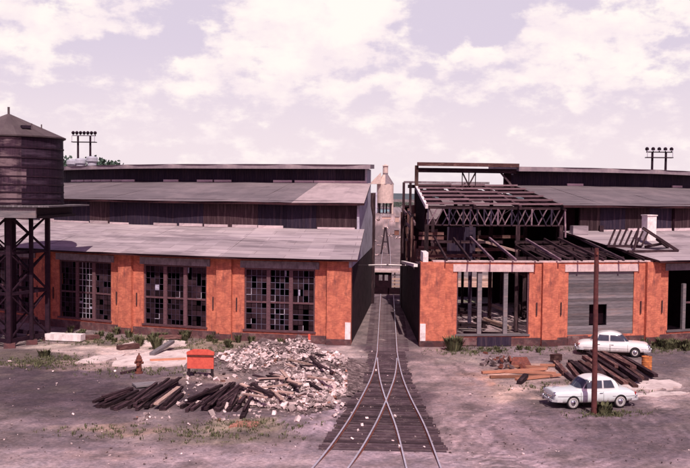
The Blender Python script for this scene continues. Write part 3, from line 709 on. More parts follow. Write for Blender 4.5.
# posts carrying the truss and the monitor
for t_ in (3.5, 11.65, 15.75, 19.75):
    bpart('post', RP(t_, 54.7, 0), RP(t_, 54.7, 9.0), .34, .34, M['wood'])
for t_ in (7.6, 11.65, 15.7, 19.75): bpart('post', RP(t_, 47.5, 0), RP(t_, 47.5, 12.0), .32, .32, M['wood'])
for t_ in (7.6, 15.5, 19.75): bpart('post', RP(t_, 36.2, 0), RP(t_, 36.2, 9.0), .3, .3, M['wood'])
bpart('post', RP(7.95, 52.5, 0), RP(7.95, 52.5, 8.95), .3, .3, M['boardnavy'])
bpart('fallen_brace', RP(8.1, 54.6, 7.75), RP(10.6, 57.5, 7.0), .14, .16, M['woodpale'])
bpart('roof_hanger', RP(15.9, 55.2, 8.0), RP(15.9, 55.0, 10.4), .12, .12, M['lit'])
# tie beams crossing the interior
for k in range(9):
    t_ = 4.2+k*1.35; z_ = rs.uniform(4.6, 5.8); bpart('tie_beam', RP(t_+rs.uniform(-.5, .5), 54+rs.uniform(-1, 1), z_), RP(t_+rs.uniform(-.6, .6), 45, z_+rs.uniform(-.2, .6)), .2, .26, M['woodbrown'])
for r_, z_, ta, tb in ((58.6, 6.05, 3.8, 7.5), (52.5, 6.2, 3.8, 9.5), (50, 6.6, 5, 15), (47.5, 7.6, 3.6, 15.7)):
    bpart('tie_beam', RP(ta, r_, z_), RP(tb, r_, z_+.1), .2, .28, M['woodbrown'], tone=.6)
# boarded partition left of the truss, lit boards with gaps
pn = MB(); fr, L = facet(2.9, 5.6, 52.0)
for k in range(7):
    if k == 4: continue
    pn.box(fr, -L/2+rs.uniform(0, .2), L/2-rs.uniform(0, .5), -.08, rs.uniform(0, .06), 5.5+k*.42, 5.5+k*.42+rs.uniform(.22, .34))
part(pn, 'boarded_partition', M['woodbrown'], E_RU)
pn = MB(); cwall(pn, 5.9, 8.7, 51.5, 5.9, 8.7, board=.7); part(pn, 'boarded_partition', M['boardnavy'], E_RU)
for k in range(26):
    r_ = rs.uniform(36, 53); z_ = rs.uniform(4.6, 10.5); t_ = rs.uniform(2.5, 3.3)
    if rs.random() < .5: bpart('wall_stud', RP(t_, r_, 4.2), RP(t_+rs.uniform(-.1, .1), r_, rs.uniform(6, 10.8)), .16, .2, M['woodbrown'] if rs.random() < .6 else M['wood'])
    else: bpart('wall_rail', RP(t_, r_, z_), RP(t_+rs.uniform(-.2, .2), r_-rs.uniform(2, 5), z_+rs.uniform(-.4, .6)), .14, .24, M['woodbrown'] if rs.random() < .6 else M['purlin'])
# inner wall towards the turntable: header over open doorways, few door leaves
hd = MB()
for a, b in ((2.6, 7.6), (7.6, 11.65), (11.65, 15.7), (15.7, 19.75)): cwall(hd, a, b, 35, 4.3, 8.9, board=.7)
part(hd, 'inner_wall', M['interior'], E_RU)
pn = MB(); cwall(pn, 18.9, 19.7, 35.2, 0, 4.3, board=.5); part(pn, 'door_leaf', M['interior'], E_RU)
inn = MB(); rslab(inn, 9.0, 19.75, 38.4, 10.4, 33.5, 8.8, .2, tone=.4, nt=4); rslab(inn, 2.6, 6.5, 38.4, 10.4, 33.5, 8.8, .2, tone=.4, nt=2); part(inn, 'inner_roof', [M['roofmid'], M['interior']], E_RU)
pn = MB(); cwall(pn, 15.9, 17.7, 53.6, 8.4, 10.7, board=.5); part(pn, 'clerestory_boarding', M['interior'], E_RU)
# rain-beaten brick chimney flue and the fallen ladder-like frame on the surviving front roof
fr = frame(AY(648.5, 246, 77.2), 17)
c = MB(); c.box((Vector((fr[0].x, fr[0].y, 7.9)), fr[1], fr[2], Z3), -.42, .42, -.42, .42, 0, 2.05, .9)
c.box((Vector((fr[0].x, fr[0].y, 7.9)), fr[1], fr[2], Z3), -.48, .48, -.48, .48, 2.05, 2.15, .5)
part(c, 'chimney', M['white'], E_RU)
for k, (a, b) in enumerate((((646, 230), (678, 251)), ((629, 251.5), (678, 251)), ((609, 246), (640, 246)), ((678, 250), (656, 240)))):
    pass
fm = MB()
def RZ(px, py, dz=0.0):                           # point on the front roof plane (or dz above it) seen at a pixel
    r = ray(px, py); 
    lo, hi = 40.0, 120.0
    for _ in range(50):
        m = (lo+hi)/2; p = r*(m/r.y)+Vector((0, 0, H)); rr = math.hypot(p.x, YC-p.y); zr = 6.62+(62.75-rr)*.2303+dz
        if p.z > zr: lo = m
        else: hi = m
    return p
for (a, b, da, db) in (((643, 228), (678, 251), 1.9, .08), ((628, 251.5), (678, 251), .08, .08), ((607, 246), (641, 246.5), .08, .08), ((657, 239), (668, 247), 1.0, .1), ((645, 247), (665, 243), .1, .5)):
    fm.beam(RZ(*a, da), RZ(*b, db), .2, .2, .5)
for k in range(7):
    x0 = 608+k*5.6; fm.beam(RZ(x0, 246, .08), RZ(x0+7, 229.5+.3*k, 1.35), .12, .12, .5)
fm.beam(RZ(634, 250, .1), RZ(639, 226, 2.0), .12, .12)
o = fm.build('fallen_frame', M['wood']); tag(o, 'dark timber frame of slanting bars lying on the grey front roof beside the white chimney', 'timber frame')
b = MB(); p = RZ(579, 234); b.box(frame((p.x, p.y, p.z-.05), 16), -.7, .7, -.3, .3, 0, .75, .6)
o = b.build('roof_hatch', M['roof']); tag(o, 'small grey box at the broken edge of the front roof under the dark truss', 'hatch')

# ------------------------------------------------------------------ things in the passage
m = MB(); m.tube([AY(368.5, 265.4, 84), AY(386.5, 264.9, 84)], .075, 8); m.tube([AY(388.5, 264.9, 84), AY(406, 265.6, 84)], .075, 8)
o = m.build('overhead_pipe', M['white']); tag(o, 'white horizontal pipe spanning the passage between the two brick buildings', 'pipe')
m = MB(); m.tube([AY(357, 265.2, 76), AY(418, 266.0, 76)], .03, 5); o = m.build('overhead_cable', M['black']); tag(o, 'thin dark cable across the passage in front of the white pipe', 'cable')
e = empty('turntable_shed', G(384, 290)); tag(e, 'low dark shed with a pale roof edge closing the far end of the passage track', 'shed')
Y_ = 105.5; fr = (Vector((0, Y_, 0)), Vector((1, 0, 0)), Vector((0, -1, 0)), Z3)
xa, xb = AY(374.5, 290, Y_).x, AY(391.5, 290, Y_).x; xl, xr = AY(369.5, 290, Y_).x, AY(404.5, 290, Y_).x
m = MB(); m.box(fr, xa, xb, -2.5, 0, .74, 2.4, .4); part(m, 'body', M['interior'], e)
for k in (0, 1):
    m = MB(); u = xa+.5+k*.65; m.box(fr, u, u+.38, 0, .03, 1.55, 2.2); part(m, 'window', M['lintel'], e)
m = MB(); m.box(fr, xl, xr, -2.7, .25, 2.5, 2.72, .5); part(m, 'roof_edge', M['white_lintel'], e)
m = MB(); m.box(fr, xl, xr, -.2, .2, -.1, .72, .2); part(m, 'bumper_beam', M['interior'], e)
for k in range(4):
    m = MB(); z = .8+k*.42; m.box(fr, xb+.05, xr, -.06, .0, z, z+.2); part(m, 'rail_board', M['woodpale'] if k != 3 else M['lintel'], e)
for k in range(4):
    m = MB(); z = .8+k*.42; m.box(fr, xl, xa-.05, -.06, .0, z, z+.22); part(m, 'rail_board', M['woodpale'], e)
for u in (xb+.35, xr-.1): m = MB(); m.box(fr, u-.07, u+.07, -.15, -.065, .45, 2.5); part(m, 'post', M['woodbrown'], e)
e = empty('gallows_frame', (-.2, 175, 0)); tag(e, 'black A shaped gallows frame in the yard beyond the shed', 'gallows frame')
for q in (-1, 1):
    b = MB(); b.beam((q*.75-.2, 175, 0), (q*.10-.2, 175, 4.9), .34, .3); part(b, 'leg', M['black'], e)
gf = (Vector((-.2, 175, 0)), Vector((1, 0, 0)), Vector((0, -1, 0)), Z3)
b = MB(); b.box(gf, -.25, .25, -.2, .2, 4.75, 5.1); part(b, 'cap', M['black'], e)
b = MB(); b.box(gf, -.45, .45, -.12, .12, 2.2, 2.4); part(b, 'cross_bar', M['black'], e)

# ------------------------------------------------------------------ rails and ties
def rail(path, label, z=.0):
    m = MB(); P = [Vector(p) for p in path]
    prof = [(-.07, 0), (.07, 0), (.07, .025), (.02, .05), (.02, .10), (.036, .11), (.036, .15), (-.036, .15), (-.036, .11), (-.02, .10), (-.02, .05), (-.07, .025)]
    rg = []
    for i, p in enumerate(P):
        d = (P[min(i+1, len(P)-1)]-P[max(i-1, 0)]).normalized(); n = Vector((d.y, -d.x, 0)); rg.append([p+n*a+Vector((0, 0, z+b)) for a, b in prof])
    k = len(prof)
    for i in range(len(rg)-1):
        for j in range(k): m.face([rg[i][j], rg[i][(j+1) % k], rg[i+1][(j+1) % k], rg[i+1][j]], None, .5, 0 if 4 <= j <= 7 else 1)
    m.face(rg[0][::-1], None, .5); m.face(rg[-1], None, .5)
    o = m.build('rail', [M['rail'], M['rust']], merge=True); tag(o, label, 'rail', 'rails of the yard tracks'); return o
def offs(tab, Y, s):
    x = cl(tab, Y); dx = (cl(tab, Y+.05)-cl(tab, Y-.05))/.1
    n = Vector((1, -dx)); n.normalize(); return Vector((x+s*GA*n.x, Y+s*GA*n.y, 0))
ys = [66-.8*i for i in range(58)]
straight = lambda s: [Vector((.16+s*GA, 104-k*2, 0)) for k in range(19)]+[Vector((.16+s*GA, 66.05, 0))]
rail(straight(-1), 'rail along the intact roundhouse side of the passage track')
rail(straight(1), 'rail along the ruined side of the passage track')
rail([offs(TL, y, -1) for y in ys], 'outer rail of the curving track nearest the rubble heap')
rail([offs(TL, y, 1) for y in ys if y < 64.2], 'inner rail of the track curving towards the rubble, past the frog', .004)
rail([offs(TR, y, -1) for y in ys if y < 64.2], 'inner rail of the track curving towards the cars, past the frog')
rail([offs(TR, y, 1) for y in ys], 'outer rail of the curving track nearest the cars')
proto = None; y = 67.0; rt = random.Random(9)
tl = 'weathered wooden railway tie in the ladder of ties under the rails'
while y > 38.4:
    yy = max(y, 20); x0, x1 = cl(TL, yy)-1.32, cl(TR, yy)+1.32
    w = x1-x0; ex = rt.uniform(-.08, .10)
    m = MB(); m.beam(Vector((-w/2-ex, 0, 0)), Vector((w/2+rt.uniform(-.08, .10), 0, 0)), .26, .16)
    o = m.build('railway_tie', M['tie'], loc=(0, 0, 0)); o.location = ((x0+x1)/2, y, -.062+rt.uniform(-.02, .008)); o.rotation_euler.z = rt.uniform(-.008, .008)
    tag(o, tl, 'railway tie', 'railway ties of the yard tracks'); y -= .48
y = 67.6; first = None
while y < 104:
    if first is None:
        m = MB(); m.beam(Vector((-1.62, 0, 0)), Vector((1.62, 0, 0)), .27, .16); first = o = m.build('railway_tie', M['tie'], loc=(0, 0, 0))
    else: o = first.copy(); COL.objects.link(o)
    o.location = (.16, y, -.10); tag(o, tl, 'railway tie', 'railway ties of the yard tracks'); y += .5

# ------------------------------------------------------------------ water tower
TC = Vector((-28.5, 68.3, 0)); e = empty('water_tower', TC); tag(e, 'wooden water tower with conical roof on braced black steel legs beside the intact roundhouse', 'water tower')
TR_ = 3.95; zb, zt = 10.45, 15.5
m = MB(); nst = 72
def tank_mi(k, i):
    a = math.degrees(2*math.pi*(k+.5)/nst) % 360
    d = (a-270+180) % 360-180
    return 1 if (d > 38+jit[k*2+(i % 2)] or d < -100 or abs(d-8) < 2.6) else 0  # staves past a set bearing take the darker colour
rj = random.Random(41); jit = [rj.uniform(-5, 5) for _ in range(200)]
rt = random.Random(12); tn = [rt.random() for _ in range(nst)]
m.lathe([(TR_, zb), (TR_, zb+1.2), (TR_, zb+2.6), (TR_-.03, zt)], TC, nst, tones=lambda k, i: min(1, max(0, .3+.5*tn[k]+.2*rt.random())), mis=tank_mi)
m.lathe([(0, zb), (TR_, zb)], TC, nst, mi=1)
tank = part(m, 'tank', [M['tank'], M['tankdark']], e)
for k in range(9):
    z = zb+.12+(zt-zb-.25)*k/8*(k/8)**.3
    h = MB(); h.lathe([(TR_-.01, z-.05), (TR_+.035, z-.05), (TR_+.035, z+.05), (TR_-.01, z+.05)], TC, 48, .4); part(h, 'hoop', M['steel'], tank)
m = MB(); rt = random.Random(2)
tones = [rt.random() for _ in range(24)]
m.lathe([(TR_+.18, zt-.12), (TR_+.2, zt-.02), (.05, zt+1.75)], TC, 24, tones=lambda k, i: tones[k])
m.lathe([(0, zt-.12), (TR_+.18, zt-.12)], TC, 24)
rf = part(m, 'roof', M['tankroof'], e)
h = MB(); h.tube([TC+Vector((0, 0, zt+1.7)), TC+Vector((0, 0, zt+2.25))], .09, 8); part(h, 'finial', M['tankroof'], rf)
p = TC+Vector((2.1, -2.0, zt+.62)); h = MB(); h.box(frame(p, 40), -.32, .32, -.2, .2, -.1, .12, .3); part(h, 'hatch', M['tankdark'], rf)
for a in (-30, -5): 
    h = MB(); p = TC+Vector((2.6*math.cos(R(a)), 2.6*math.sin(R(a)), zt+.45)); h.tube([p, p+Vector((0, 0, .5))], .05, 6); part(h, 'vent_pin', M['tankroof'], rf)
h = MB(); hp = TC+Vector((.55, -3.98, 0)); h.box((hp, Vector((1, 0, 0)), Vector((0, -1, 0)), Z3), -.05, .05, -.02, .07, zb, zt); h.box((hp, Vector((1, 0, 0)), Vector((0, -1, 0)), Z3), -.25, .25, -.04, .05, zb+.3, zt-.1, .2); part(h, 'downpipe', M['steel'], e)
# platform
m = MB(); n = 46
for k in range(n):
    x0 = -4.75+9.5*k/n; m.box((TC, Vector((1, 0, 0)), Vector((0, -1, 0)), Z3), x0, x0+9.5/n-.02, -4.3, 4.5, 10.32, 10.43)
part(m, 'platform', M['woodgrey'], e)
m = MB(); m.box((TC, Vector((1, 0, 0)), Vector((0, -1, 0)), Z3), -4.6, 3.7, 4.1, 4.3, 9.55, 10.3, .6); part(m, 'platform_beam', M['woodgrey'], e)
for k in range(7):
    m = MB(); u = -3.9+k*1.2; m.box((TC, Vector((1, 0, 0)), Vector((0, -1, 0)), Z3), u-.15, u+.15, -4.1, 4.09, 9.7, 10.3, .3); part(m, 'joist', M['steel'], e)
for u in (-3.3, 3.6): m = MB(); m.box((TC, Vector((0, 1, 0)), Vector((1, 0, 0)), Z3), -3.9, 3.9, u-.14, u+.14, 9.5, 9.7); part(m, 'girder', M['steel'], e)
legs = []
for k in range(8):
    a = R(22-45*k); rr = 2.75 if k % 2 == 0 else 2.2
    p = TC+Vector((rr*math.cos(a), rr*math.sin(a), 0)); legs.append(p)
    m = MB(); w_ = .32 if k % 2 == 0 else .24; m.beam(p, p+Vector((0, 0, 9.7)), w_, w_, .4); part(m, 'leg', M['steel'], e)
    m = MB(); m.box(frame(p, 22), -.4, .4, -.4, .4, -.1, .3); part(m, 'footing', M['plinth'], e)
m = MB(); m.lathe([(.42, 0), (.42, 9.7)], TC+Vector((.15, -.2, 0)), 14, .3); part(m, 'riser_pipe', M['steel'], e)
for k in range(8):
    a, b = legs[k], legs[(k+1) % 8]
    if k % 2 == 0: a, b = legs[k], legs[(k+2) % 8]
    else: continue
    for (z0, z1) in ((.5, 3.9), (3.9, 6.9), (6.9, 9.6)):
        for s in (0, 1):
            p, q = (a, b) if s else (b, a)
            m = MB(); m.beam(p+Vector((0, 0, z0)), q+Vector((0, 0, z1)), .1, .1, .4); part(m, 'brace', M['steel'], e)
        m = MB(); m.beam(a+Vector((0, 0, z1)), b+Vector((0, 0, z1)), .16, .22, .3); part(m, 'girt', M['steel'], e)
    m = MB(); m.beam(a+Vector((0, 0, .45)), b+Vector((0, 0, .45)), .2, .3, .3); part(m, 'girt', M['steel'], e)

def chunk(mb, p, s, rr, mi, tone):
    """irregular broken block"""
    a = Matrix.Rotation(rr.random()*6.28, 3, 'Z') @ Matrix.Rotation(rr.gauss(0, .5), 3, 'X') @ Matrix.Rotation(rr.gauss(0, .5), 3, 'Y')
    d = (s*rr.uniform(.6, 1.3), s*rr.uniform(.45, .9), s*rr.uniform(.25, .6))
    c = [a @ Vector((x*d[0]*rr.uniform(.7, 1.1), y*d[1]*rr.uniform(.7, 1.1), z*d[2]*rr.uniform(.7, 1.1)))+p for z in (-.5, .5) for (x, y) in ((-.5, -.5), (.5, -.5), (.5, .5), (-.5, .5))]
    for f in ((3, 2, 1, 0), (4, 5, 6, 7), (0, 1, 5, 4), (1, 2, 6, 5), (2, 3, 7, 6), (3, 0, 4, 7)): mb.face([c[i] for i in f], None, tone, mi)
# ------------------------------------------------------------------ far things: light towers, tanks, sand tower, trees, hills
def flood(px1, px2, ytop, ymid, Y, label, lamps):
    a, b = AY(px1, ytop, Y), AY(px2, ytop, Y); e = empty('floodlight_tower', ((a.x+b.x)/2, Y, 0)); tag(e, label, 'light tower', 'floodlight towers behind the roofs')
    zt_ = a.z
    for p in (a, b):
        m = MB(); m.tube([(p.x, Y, 0), (p.x, Y, zt_)], .24, 8, r1=.16); part(m, 'pole', M['steel'], e)
    zm = AY(px1, ymid, Y).z; d = abs(b.x-a.x)
    m = MB(); m.box((Vector(((a.x+b.x)/2, Y, 0)), Vector((1, 0, 0)), Vector((0, -1, 0)), Z3), -d/2-.9, d/2+.9, -.5, .5, zm-.06, zm+.06); part(m, 'platform', M['steel'], e)
    m = MB(); m.box((Vector(((a.x+b.x)/2, Y, 0)), Vector((1, 0, 0)), Vector((0, -1, 0)), Z3), -d/2-.85, d/2+.85, -.08, .08, zt_-.15, zt_); part(m, 'cross_arm', M['steel'], e)
    m = MB()
    for u in (-d/2-.8, d/2+.8): m.box((Vector(((a.x+b.x)/2, Y, 0)), Vector((1, 0, 0)), Vector((0, -1, 0)), Z3), u-.03, u+.03, .4, .5, zm, zm+1.0)
    m.box((Vector(((a.x+b.x)/2, Y, 0)), Vector((1, 0, 0)), Vector((0, -1, 0)), Z3), -d/2-.85, d/2+.85, .42, .46, zm+.95, zm+1.0); part(m, 'railing', M['siding'], e)
    for k in range(lamps):
        u = (a.x+b.x)/2-d/2-.75+(d+1.5)*k/(lamps-1)
        m = MB(); m.lathe([(0, -.35), (.12, -.3), (.24, .1), (.28, .2), (0, .22)], (u, Y-.2, zt_+.35), 10, axis='Y'); m.box((Vector((u, Y, zt_)), Vector((1, 0, 0)), Vector((0, -1, 0)), Z3), -.05, .05, -.05, .05, 0, .3); part(m, 'floodlamp', M['steel'], e)
flood(78, 90.3, 135, 142, 140, 'pair of dark poles with seven floodlamps standing near the silver tanks', 7)
flood(652.5, 666, 151.5, 157.5, 130, 'pair of dark poles with five floodlamps standing beyond the ruined roundhouse', 5)
for k, (px, yt) in enumerate(((72.3, 159), (80.5, 158), (92, 156))):
    Y = 128; p = AY(px, yt, Y); e = empty('silver_tank', (p.x, Y, 0)); tag(e, ('leftmost', 'middle', 'rightmost and tallest')[k]+' of the three silver domed tanks below the light poles', 'tank', 'silver tanks behind the roof')
    m = MB(); m.lathe([(0, 0), (.62, 0), (.62, p.z-1.1)], (p.x, Y, 0), 20); part(m, 'shaft', M['silver'], e, smooth=False)
    m = MB(); m.lathe([(.62, p.z-1.1), (.62, p.z-.95), (.8, p.z-.75), (.8, p.z-.25), (.62, p.z-.08), (0, p.z)], (p.x, Y, 0), 20); part(m, 'dome', M['silver'], e)
Y = 520.0; c = AY(385, 205, Y); e = empty('sand_tower', (c.x, Y, 0)); tag(e, 'tan sheet metal storage tower with grey conical roof and cupola beyond the passage', 'tower')
wpx = Y/F
z0, z1, z2, z3 = AY(385, 203, Y).z, AY(385, 184, Y).z, AY(385, 174.5, Y).z, AY(385, 164, Y).z
m = MB(); m.lathe([(0, z0), (8.3*wpx, z0), (8.3*wpx, z1)], (c.x, Y, 0), 24); part(m, 'bin', M['tan'], e)
m = MB(); m.lathe([(8.8*wpx, z1-.1), (8.8*wpx, z1), (2.6*wpx, z2), (0, z2)], (c.x, Y, 0), 8, mis=lambda k, i: 1 if 4 <= k <= 5 else 0); part(m, 'roof', [M['greyroof'], M['tan']], e)
m = MB(); m.lathe([(2.6*wpx, z2), (2.6*wpx, z2+.9)], (c.x, Y, 0), 10, mi=1); m.lathe([(2.6*wpx, z2+.9), (2.6*wpx, z3-1.1), (3.6*wpx, z3-1.1), (0, z3)], (c.x, Y, 0), 10); part(m, 'cupola', [M['tan'], M['greyroof']], e)
m = MB(); pa = [AY(369.5, 184, Y), AY(381, 172.5, Y), AY(381, 184, Y)]
fa = [Vector((q.x, Y-5.2, q.z)) for q in pa]; ba = [Vector((q.x, Y+3, q.z)) for q in pa]
m.face([fa[0], fa[2], fa[1]]); m.face([ba[0], ba[1], ba[2]])
for q in range(3): m.face([fa[q], fa[(q+1) % 3], ba[(q+1) % 3], ba[q]])
part(m, 'lean_to_roof', M['tan'], e)
for k in range(6):
    a = 2*math.pi*(k+.3)/6; m = MB(); p = Vector((c.x+7*wpx*math.cos(a), Y+7*wpx*math.sin(a), 0)); m.beam(p, p+Vector((0, 0, z0)), .8, .8); part(m, 'leg', M['steel'], e)
m = MB(); p = AY(375, 196, Y); m.box((Vector((p.x, Y-2.5, 0)), Vector((1, 0, 0)), Vector((0, -1, 0)), Z3), -1.3, 1.3, -1.3, 1.3, 0, p.z+2, .5); part(m, 'elevator_shaft', M['siding'], e)
m = MB(); p = AY(392.5, 196, Y); m.tube([(p.x, Y-1, 0), (p.x, Y-1, AY(392, 200, Y).z)], .6, 8); part(m, 'spout', M['tan'], e)
# far yard: low sheds and cars beyond the turntable
for k, (px0, px1, yb, yt, mm, nm, lb) in enumerate(((375, 392, 212.5, 208, 'teal', 'shed', 'long low teal shed far up the yard behind the passage'), (395, 399, 222, 216, 'woodpale', 'hut', 'small pinkish hut far up the yard near the ruin'),
        (382, 391, 219, 216.5, 'woodpale', 'lumber_stack', 'low pale stack of lumber far beyond the turntable'), (394.5, 399, 235, 229, 'brickrub', 'brick_hut', 'small brick red hut beside the ruined inner wall'))):
    g = G((px0+px1)/2, yb); wd = (px1-px0)*g.y/F; hh = (yb-yt)*g.y/F
    fr = frame((g.x, g.y, 0)); e = empty(nm, g); tag(e, lb, nm.replace('_', ' '))
    m = MB(); m.box(fr, -wd/2, wd/2, -3, 0, 0, hh*.8); part(m, 'body', M[mm], e)
    m = MB(); m.box(fr, -wd/2-.2, wd/2+.2, -3.2, .2, hh*.8, hh); part(m, 'roof', M['greyroof'], e)
rr = random.Random(91)
for k in range(16):
    px, py = rr.uniform(375.5, 399), rr.uniform(212, 262); g = G(px, py); m = MB(); sc_ = g.y/F*rr.uniform(.8, 2.0)
    for q in range(26): chunk(m, g+Vector((rr.gauss(0, .9)*sc_, rr.gauss(0, 1.6)*sc_, abs(rr.gauss(.25, .25))*sc_)), rr.uniform(.5, 1.1)*sc_, rr, rr.choice((0, 0, 1, 2)), rr.random())
    o = m.build('scrap_heap', [M['plaster'], M['woodbrown'], M['dirt']]); tag(o, 'small far heap of scrap scattered in the yard seen through the passage', 'scrap heap', 'far scrap heaps')
for x_ in (-.75, .75):
    rail([Vector((x_, 142+k*12, 0)) for k in range(30)], 'dark rail of the far track running on beyond the turntable')
def tree(px, py_top, Y, w, label, seed):
    rr = random.Random(seed); top = AY(px, py_top, Y); x = top.x; h = top.z
    e = empty('tree', (x, Y, 0)); tag(e, label, 'tree', 'trees behind the roundhouse')
    m = MB(); m.tube([(x, Y, 0), (x+.2, Y, h*.4), (x, Y, h*.8)], .4, 7, r1=.1)
    for k in range(5):
        a = rr.random()*6.28; m.tube([(x, Y, h*(.35+.08*k)), (x+w*.5*math.cos(a), Y+w*.5*math.sin(a), h*(.6+.06*k))], .14, 5, r1=.04)
    part(m, 'trunk', M['bark'], e)
    m = MB()
    cl_ = [(Vector((x+rr.uniform(-1, 1)*w*.55, Y+rr.uniform(-1, 1)*w*.5, h*rr.uniform(.5, .86))), rr.uniform(.28, .5)*w, rr.uniform(.2, .8)) for _ in range(11)]
    cl_.append((Vector((x, Y, h-.25*w)), .3*w, .6))
    for c, r_, tn_ in cl_:
        for _ in range(110):
            d = Vector((rr.gauss(0, 1), rr.gauss(0, 1), rr.gauss(0, 1))).normalized()*r_*(rr.random()**.4); p = c+d
            if p.z > h: continue
            s = rr.uniform(.2, .5); u = Vector((rr.gauss(0, 1), rr.gauss(0, 1), rr.gauss(0, 1))).normalized(); v = u.orthogonal().normalized()
            m.face([p-u*s, p+v*s*.7, p+u*s, p-v*s*.7], None, min(1, max(0, tn_+rr.uniform(-.2, .2))))
    part(m, 'crown', M['treeleaf'], e)
TREES = [(66, 156, 6), (84, 157, 7), (97, 156, 7), (104, 158.5, 7), (112, 160.5, 6), (60, 158, 6)]
TL_ = ['bushy tree next to the water tower eave', 'tree crown showing between the silver domed tanks', 'tallest tree crown of the grove beside the silver tanks', 'round tree crown in the middle of the small grove', 'lowest tree crown at the end of the small grove', 'tree mostly hidden behind the water tank']
for k, (px, py, w_) in enumerate(TREES): tree(px, py, 190+6*k, w_, TL_[k], 40+k)
for k, (px, py, w_) in enumerate(((394, 203.5, 17), (399, 201.5, 18), (404, 202, 18))): tree(px, py, 760+40*k, w_, ('small distant tree beside the sand tower bin', 'distant tree in the middle of the passage skyline', 'distant tree against the ruin at the passage skyline')[k], 60+k)
def hills():
    m = MB(); n = 90; rows = 7
    def P(i, j):
        a = -1.5+3.0*i/n; d = 1700+j*230; x = d*math.sin(a); y = d*math.cos(a)
        h = math.sin(math.pi*j/rows)*(10+9*noise.fractal(Vector((x*.0016, y*.0016, 0)), 1, 2, 4))
        return Vector((x, y, h-1))
    for i in range(n):
        for j in range(rows): m.face([P(i, j), P(i+1, j), P(i+1, j+1), P(i, j+1)], None, .5)
    o = m.build('hills', M['hill'], loc=(0, 0, 0), smooth=True); tag(o, kind='structure')
hills()

# ------------------------------------------------------------------ rubble, timbers and yard clutter
HEAP = [(268, 358, 2.4, 2.2, 1.25), (300, 358, 2.3, 2.4, 1.1), (250, 367, 1.2, 1.9, .5), (325, 368, 1.9, 3.2, .9), (312, 384, 2.2, 3.2, .85), (282, 396, 2.0, 2.6, .65), (300, 402, 1.6, 2.2, .5)]
HEAPW = [(G(a, b), rx, ry, h) for a, b, rx, ry, h in HEAP]
def heap_z(x, y):
    z = 0
    for c, rx, ry, h in HEAPW:
        d = ((x-c.x)/rx)**2+((y-c.y)/ry)**2; z = max(z, h*1.0*math.exp(-d*1.1)+.25*z*(d < 1))
    return z*(1+.35*noise.fractal(Vector((x, y, 3))*.9, .9, 2, 3))
def rubble():
    rr = random.Random(77); m = MB(); st = .28
    for i in range(46):
        for j in range(66):
            x, y = -12.5+i*st, 45.2+j*st
            q = [(x, y), (x+st, y), (x+st, y+st), (x, y+st)]; hz = [heap_z(*k) for k in q]
            if max(hz) > .1: m.face([(a, b, h-.06) for (a, b), h in zip(q, hz)], None, rr.random(), 2)
    n = 0
    while n < 8500:
        x, y = rr.uniform(-13, -1.6), rr.uniform(45.3, 63.5); h = heap_z(x, y)
        if h < .12 and rr.random() > .05: continue
        zone = noise.noise(Vector((x*.45, y*.35, 9)))
        if zone < -.08 and rr.random() < .85: n += 1; continue
        s = rr.choice((.07, .09, .11, .14, .18, .24, .3)) if rr.random() < .95 else rr.uniform(.32, .5)
        k = rr.random(); mi = 0 if k < .74 else (1 if k < .79 else 2)
        if PJ((x, y, h))[0] > 346-max(0, 372-PJ((x, y, 0))[1])*.1: n += 1; continue
        chunk(m, Vector((x, y, h+s*.12)), s, rr, mi, rr.random()); n += 1
    o = m.build('rubble', [M['plaster'], M['brickrub'], M['dirt']], loc=(-6, 55, 0)); tag(o, 'sprawling heap of broken pale masonry and dirt beside the track', 'rubble', kind='stuff')
rubble()
def timber(p, q, w_, h, m_, label, group, name='timber', cat='timber', tone=None):
    p, q = Vector(p), Vector(q); c = (p+q)/2; b = MB(); b.beam(p, q, w_, h, tone); o = b.build(name, m_); tag(o, label, cat, group); return o
rr = random.Random(31)
for k in range(26):                               # boards sticking out of the heap
    x, y = rr.uniform(-8.5, -3), rr.uniform(48, 60); h = heap_z(x, y)
    if h < .25: x, y = -6+rr.uniform(-1, 1), 52+rr.uniform(-3, 3); h = max(.3, heap_z(x, y))
    a = rr.uniform(1.9, 2.9); L = rr.uniform(1.2, 2.6); d = Vector((math.cos(a), math.sin(a)*1.2, rr.uniform(-.25, .15)))
    p = Vector((x, y, h+.28)); timber(p-d*L/2, p+d*L/2, .22, .08, M['wood'] if rr.random() < .6 else M['woodpale'], 'loose board sticking out of the pale rubble heap', 'boards on the rubble heap', 'board', 'board')
# left timber rows (pixel ends: near-left, far-right)
lw = 'dark squared timber in the slanting rows lying next to the pale rubble heap'
rows = [(98, 407.5, 123, 397, 0), (103, 408, 133, 396, 0), (112, 409, 138, 397.5, .02), (120, 409, 147, 395, 0), (126, 409.5, 156, 389, 0), (133, 409, 164, 388.5, .1), (139, 409.5, 168, 386.5, .02),
        (146, 409, 173, 387, .12), (152, 409, 176, 388, .02), (99, 404, 128, 394, .18), (124, 405, 152, 391, .2), (142, 406, 170, 387, .24), (166, 409.5, 183, 396, 0), (160, 410, 178, 393, 0),
        (183, 410, 203, 395, 0), (189, 411, 210, 392, 0), (195, 411, 217, 391, .03), (201, 411, 224, 390, 0), (207, 411, 228, 391, .1), (213, 411.5, 236, 392, 0), (219, 412, 243, 391, .03), (226, 412, 250, 390.5, 0), (233, 411, 256, 389.5, .08),
        (190, 408, 214, 392, .22), (206, 408, 232, 391, .22), (224, 409, 250, 389, .24), (241, 418, 250, 411, 0)]
